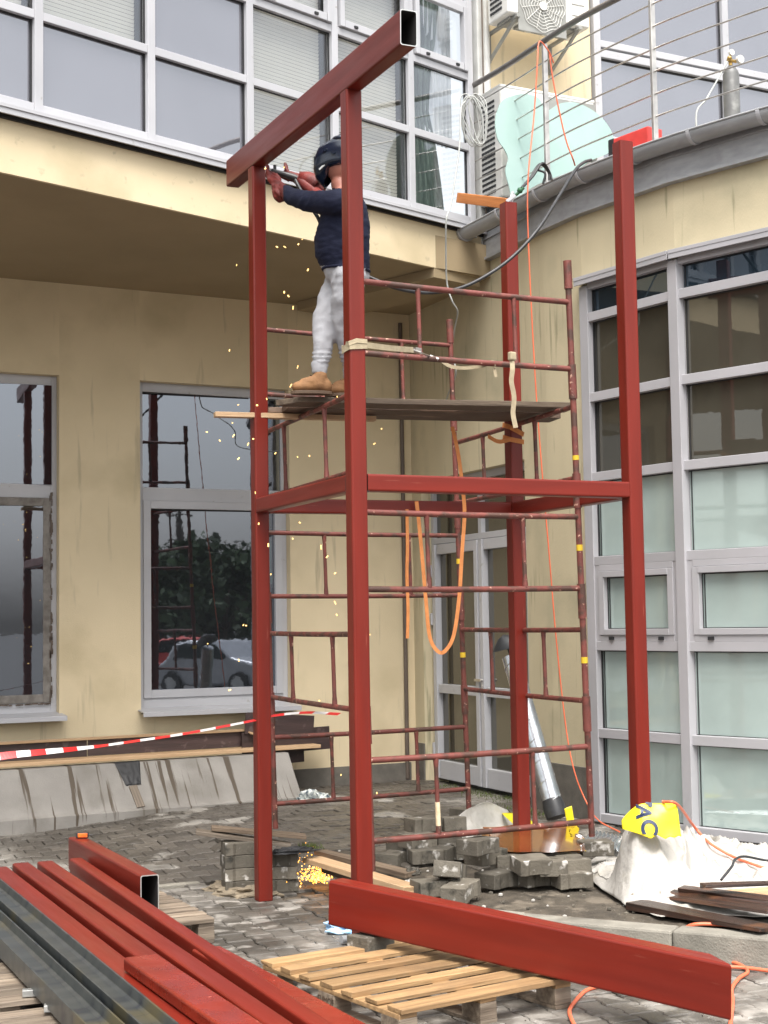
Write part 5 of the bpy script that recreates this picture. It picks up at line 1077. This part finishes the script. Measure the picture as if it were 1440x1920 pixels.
# grey steel profiles: shallow channels with raised lips
def channel(x0, y0, x1, y1, w, z, lb):
    A = np.array([x0, y0, z]); B_3 = np.array([x1, y1, z]); d = nrm(B_3-A); s = np.array([-d[1], d[0], 0]); s = s if s[0] > 0 else -s; tk = .008
    outer = [(0, .075), (.0, .05), (w*.16, .014), (w*.42, .0), (w*.58, .0), (w*.84, .014), (w, .05), (w, .075)]
    inner = [(w-tk, .075), (w-tk, .052), (w*.83, .014+tk), (w*.58, tk), (w*.42, tk), (w*.17, .014+tk), (tk, .052), (tk, .075)]
    b = MB(); b.prism(outer+inner, A, s, ez, B_3-A, mi=1); o = b.build('steel_profile', [STEELR, STEELE]); return tag(o, lb, 'steel profile', 'grey steel profiles beside the red tubes')
def ibeam(x0, y0, x1, y1, w, h, z, lb, tf=.009):
    A = np.array([x0, y0, z]); B_3 = np.array([x1, y1, z]); d = nrm(B_3-A); s = np.array([-d[1], d[0], 0]); s = s if s[0] > 0 else -s
    P = [(0, 0), (tf, 0), (tf, h/2-.004), (w-tf, h/2-.004), (w-tf, 0), (w, 0), (w, h), (w-tf, h), (w-tf-.012, h*.62), (w-tf-.03, h/2+.004), (tf+.03, h/2+.004), (tf+.012, h*.62), (tf, h), (0, h)]
    b = MB(); b.prism(P, A, s, ez, B_3-A); return tag(b.build('steel_profile', STEELR, bev=.002), lb, 'steel profile', 'grey steel profiles beside the red tubes')
ibeam(2.085, 9.9, 1.81, 4.2, .14, .10, .19, 'bare grey rolled steel beam touching the red tubes')
ibeam(1.915, 9.9, 1.64, 4.2, .145, .10, .165, 'bare grey rolled steel beam, outermost at the left')
# pallets
def pallet(name, lab, org, ang, L=1.2, Wd=.8, m_=WOODY, nb=7, grp='wooden pallets', text=None):
    """deck boards run along local x (length Wd..L), stringer blocks along local y"""
    t = thing(name, lab, 'pallet', org, grp); R_ = rotz(ang); o = np.array(org, float)
    def bx_(nm, c, s, mm, jit=.002, lbl=None):
        b = MB(); b.box(o+R_@np.array(c), s, R=R_, jit=jit); return b.build(nm, mm, t, bev=.003, label=lbl)
    pitch = (L-.09)/(nb-1)
    for k in range(nb): bx_('deck_board', (Wd/2+random.uniform(-.008, .008), .045+k*pitch, .133), (Wd, .098 if k % 3 else .118, .022), m_, .003)
    for x in (.05, Wd/2, Wd-.05):
        bx_('stringer_board', (x, L/2, .110), (.095, L-.004, .022), WOODL if m_ is WOODL else m_)
        for y in (.072, L/2, L-.072): bx_('block', (x, y, .060), (.098, .143, .078), WOODL)
        bx_('bottom_board', (x, L/2, .010), (.098, L, .020), WOODL)
    return t
PA = np.array([3.046, 7.152]); PBv = np.array([3.126, 5.936]); ang = math.atan2(*(PA-PBv)[::-1])-math.pi/2
t = pallet('pallet', 'light wooden pallet in the foreground under the big red beam', (*PBv, .0), ang+rad(3), L=1.22, Wd=1.0)
# stamped marks on the left face of its blocks
def stamp(txt, c, size, par):
    cu = bpy.data.curves.new('t', 'FONT'); cu.body = txt; cu.size = size; cu.align_x = 'CENTER'; cu.align_y = 'CENTER'; cu.extrude = .0006; to = bpy.data.objects.new('t', cu); COL.objects.link(to)
    me = bpy.data.meshes.new_from_object(to.evaluated_get(bpy.context.evaluated_depsgraph_get())); bpy.data.objects.remove(to)
    A2 = ang+rad(3); yv = np.array([-math.sin(A2), math.cos(A2), 0]); xv = np.array([math.cos(A2), math.sin(A2), 0]); o = np.array([*PBv, 0])
    V = [o+yv*(c[0]-v.co.x)-xv*(.0012+v.co.z)+ez*(c[1]+v.co.y) for v in me.vertices]; b = MB(); b.add(V, [tuple(p.vertices) for p in me.polygons]); return b.build('stamp', WOODD, par)
stamp('IE', (1.15, .062), .06, t); stamp('EUMOF', (.61, .062), .045, t)
pallet('pallet', 'old dark pallet under the grey steel profiles at the left edge', (1.42, 5.55, 0), rad(-3), L=1.25, Wd=1.1, m_=WOODL, nb=8)
pallet('pallet', 'far pallet under the red tubes, only a corner showing', (1.72, 8.35, 0), rad(-2), L=1.0, Wd=1.45, m_=WOODL)
pallet('pallet', 'pallet under the middle of the red tubes', (1.62, 6.98, 0), rad(-3), L=.8, Wd=1.05, m_=WOODL)
b = MB(); gA = GZ(42, 1862, .165); gB = GZ(100, 1858, .165); gC = GZ(92, 1892, .165)
b.bar(gA, gB+(gB-gA)*.0, .045, .03); b.bar(gB+(gC-gB)*.12, gC, .045, .03); tag(b.build('metal_bracket', CUT, bev=.002), 'bright L-shaped metal bracket on the old pallet at the left edge', 'bracket')
b = MB(); b.tube([GZ(640, 1762, .03), GZ(722, 1748, .03)], .022, 12); tag(b.build('steel_rod', ZINC), 'short grey steel pipe on the ground behind the light pallet', 'pipe')
b = MB(); b.bar(GZ(700, 1690, .0), GZ(680, 1742, .0), .12, .05, jit=.005); tag(b.build('support_block', BLOCK, bev=.005), 'block propping the left end of the big red beam', 'paving block')
bb = (bA+d*.25+sdn*.06); b = MB(); b.box((bb[0], bb[1], .10), (.2, .16, .19), R=.3, jit=.004); tag(b.build('support_block', BLOCK, bev=.005), 'paver stack block hidden under the left end of the red beam', 'paving block')
# small debris, moss
b = MB()
for i in range(420):
    x = random.uniform(3.9, 6.6); y = random.uniform(5.2, 10.2)
    if not soilzone(x, y) or not terr(x-.1, y): continue
    r = random.uniform(.004, .018); b.ball((x, y, ht(x, y)-.004), (r, r*random.uniform(.6, 1), r*.6), 6, mi=0 if random.random() < .7 else 1, smooth=False)
for i in range(160):
    x = random.uniform(1.5, 4.2); y = random.uniform(5.5, 11.5); r = random.uniform(.002, .006); b.ball((x, y, gh(x, y)+.002), (r, r, r*.5), 6, mi=0, smooth=False)
tag(b.build('gravel', [BLOCK, TARP]), 'small pebbles and crumbs scattered over the wet soil', 'gravel', kind='stuff')
b = MB()
for i in range(900):
    s = random.random()
    if s < .5: x, y = 7.38-abs(random.gauss(0, .10)), random.uniform(11.2, 12.9)
    elif s < .8: x, y = 7.0+random.gauss(0, .10), random.gauss(10.9, .25)
    else: x, y = random.gauss(4.42, .04), random.gauss(9.72, .05)
    z = gh(x, y)+(.26 if s >= .8 else 0); h = random.uniform(.01, .05); a = random.uniform(0, 6.28); w = .004
    b.add([(x-w*math.cos(a), y-w*math.sin(a), z), (x+w*math.cos(a), y+w*math.sin(a), z), (x+random.gauss(0, .012), y+random.gauss(0, .012), z+h)], [(0, 1, 2)])
tag(b.build('weeds', MOSS, fixn=False), 'low green weeds and moss by the door and stacked pavers', 'weeds', kind='stuff')
# ------------------------------------------------------------------ what the windows mirror: parking lot behind us
YM = 13.76
def mir(px, py, d):
    p = GD(px, py, d); n = np.array([-math.sin(PT), -math.cos(PT), 0]); q = p-np.array([5.25, YM, 0]); return p-2*np.dot(q, n)*n
def car(name, lab, px, py, d, yaw, m_):
    c = mir(px, py, d); c[2] = -.04; t = thing(name, lab, 'car', c, 'cars parked behind the camera'); R_ = rotz(yaw)
    prof = [(-1.85, .25), (-1.9, .55), (-1.75, .85), (-1.5, .95), (-1.15, 1.35), (-.6, 1.45), (.3, 1.44), (.85, 1.0), (1.6, .88), (1.88, .65), (1.9, .25)]
    b = MB(); b.prism(prof, c+R_@np.array([0, -.8, 0]), R_@np.array([1, 0, 0]), ez, R_@np.array([0, 1.6, 0])); b.build('body', m_, t, bev=.08, bseg=3)
    b = MB(); wp = [(-1.2, .95), (-1.0, 1.32), (-.55, 1.38), (.25, 1.36), (.68, .98)]
    for s in (-.815, .79): b.prism(wp, c+R_@np.array([0, s, 0]), R_@np.array([1, 0, 0]), ez, R_@np.array([0, .025, 0]))
    b.build('side_window', VISOR, t)
    for x in (-1.2, 1.2):
        for s in (-.78, .78):
            b = MB(); q = c+R_@np.array([x, s, .32]); b.tube([q-R_@np.array([0, .11, 0]), q+R_@np.array([0, .11, 0])], .32, 20); w = b.build('wheel', TYRE, t)
            b = MB(); b.tube([q-R_@np.array([0, .12, 0]), q+R_@np.array([0, .12, 0])], .19, 12); b.build('rim', CUT, w)
    b = MB()
    for s in (-.7, .7): b.box(c+R_@np.array([-1.86, s, .75]), (.1, .16, .28), R=R_)
    b.build('tail_light', REDP, t)
car('parked_car', 'silver hatchback mirrored in the lower window pane', 425, 1262, 40, rad(60), SILV)
car('parked_car', 'red car behind the silver one, mirrored in the window', 365, 1240, 50, rad(30), REDP)
def tree(px, d, hgt, wd, lab):
    c = mir(px, 1180, d); c[2] = -.04; t = thing('tree', lab, 'tree', c, 'trees mirrored in the windows')
    b = MB(); b.tube([c, c+ez*hgt*.4, c+ez*hgt*.7+_r0*.2], [.16, .12, .05], 8)
    for k in range(5): a = k*1.26; b.tube([c+ez*hgt*.35, c+ez*hgt*.65+np.array([math.cos(a), math.sin(a), 0])*wd*.3], [.07, .02], 6)
    b.build('trunk', BARK, t)
    n = 2600; k = rng.normal(0, 1, (n, 3)); k /= np.linalg.norm(k, axis=1)[:, None]; lob = rng.uniform(-.5, .5, (9, 3))*np.array([wd, wd, hgt*.5]); P = c+ez*hgt*.62+lob[rng.integers(0, 9, n)]+k*rng.uniform(.3, 1, (n, 1))*np.array([wd*.30, wd*.30, hgt*.22])
    A = rng.normal(0, .11, (n, 3)); Bq = rng.normal(0, .11, (n, 3)); V = np.stack([P-A, P+Bq, P+A, P-Bq], 1).reshape(-1, 3); b = MB(); b.add(V, [(4*i, 4*i+1, 4*i+2, 4*i+3) for i in range(n)], lc=V); b.RN = [np.repeat(rng.random(n), 4)]; b.build('crown', LEAF, t, fixn=False)
for i, (px, d, h, w, nm) in enumerate(((300, 62, 5.2, 4.5, 'leftmost'), (362, 66, 5.0, 5, 'second'), (420, 60, 4.6, 5, 'middle'), (470, 64, 5.6, 5, 'fourth'), (530, 62, 5.4, 5, 'right'), (40, 60, 5, 6, 'far left'), (110, 66, 4.6, 5, 'lone'))):
    tree(px, d, h, w, '%s round tree of the row mirrored in the ground floor windows' % nm)
c = mir(338, 1180, 74); b = MB(); b.tube([(c[0], c[1], -.04), (c[0], c[1], 8.2)], [.20, .15], 10); b.bar((c[0]-.7, c[1], 7.3), (c[0]+.7, c[1], 7.3), .1, .1); tag(b.build('utility_pole', BARK), 'wooden utility pole mirrored in the window, crossarm near its top', 'utility pole')
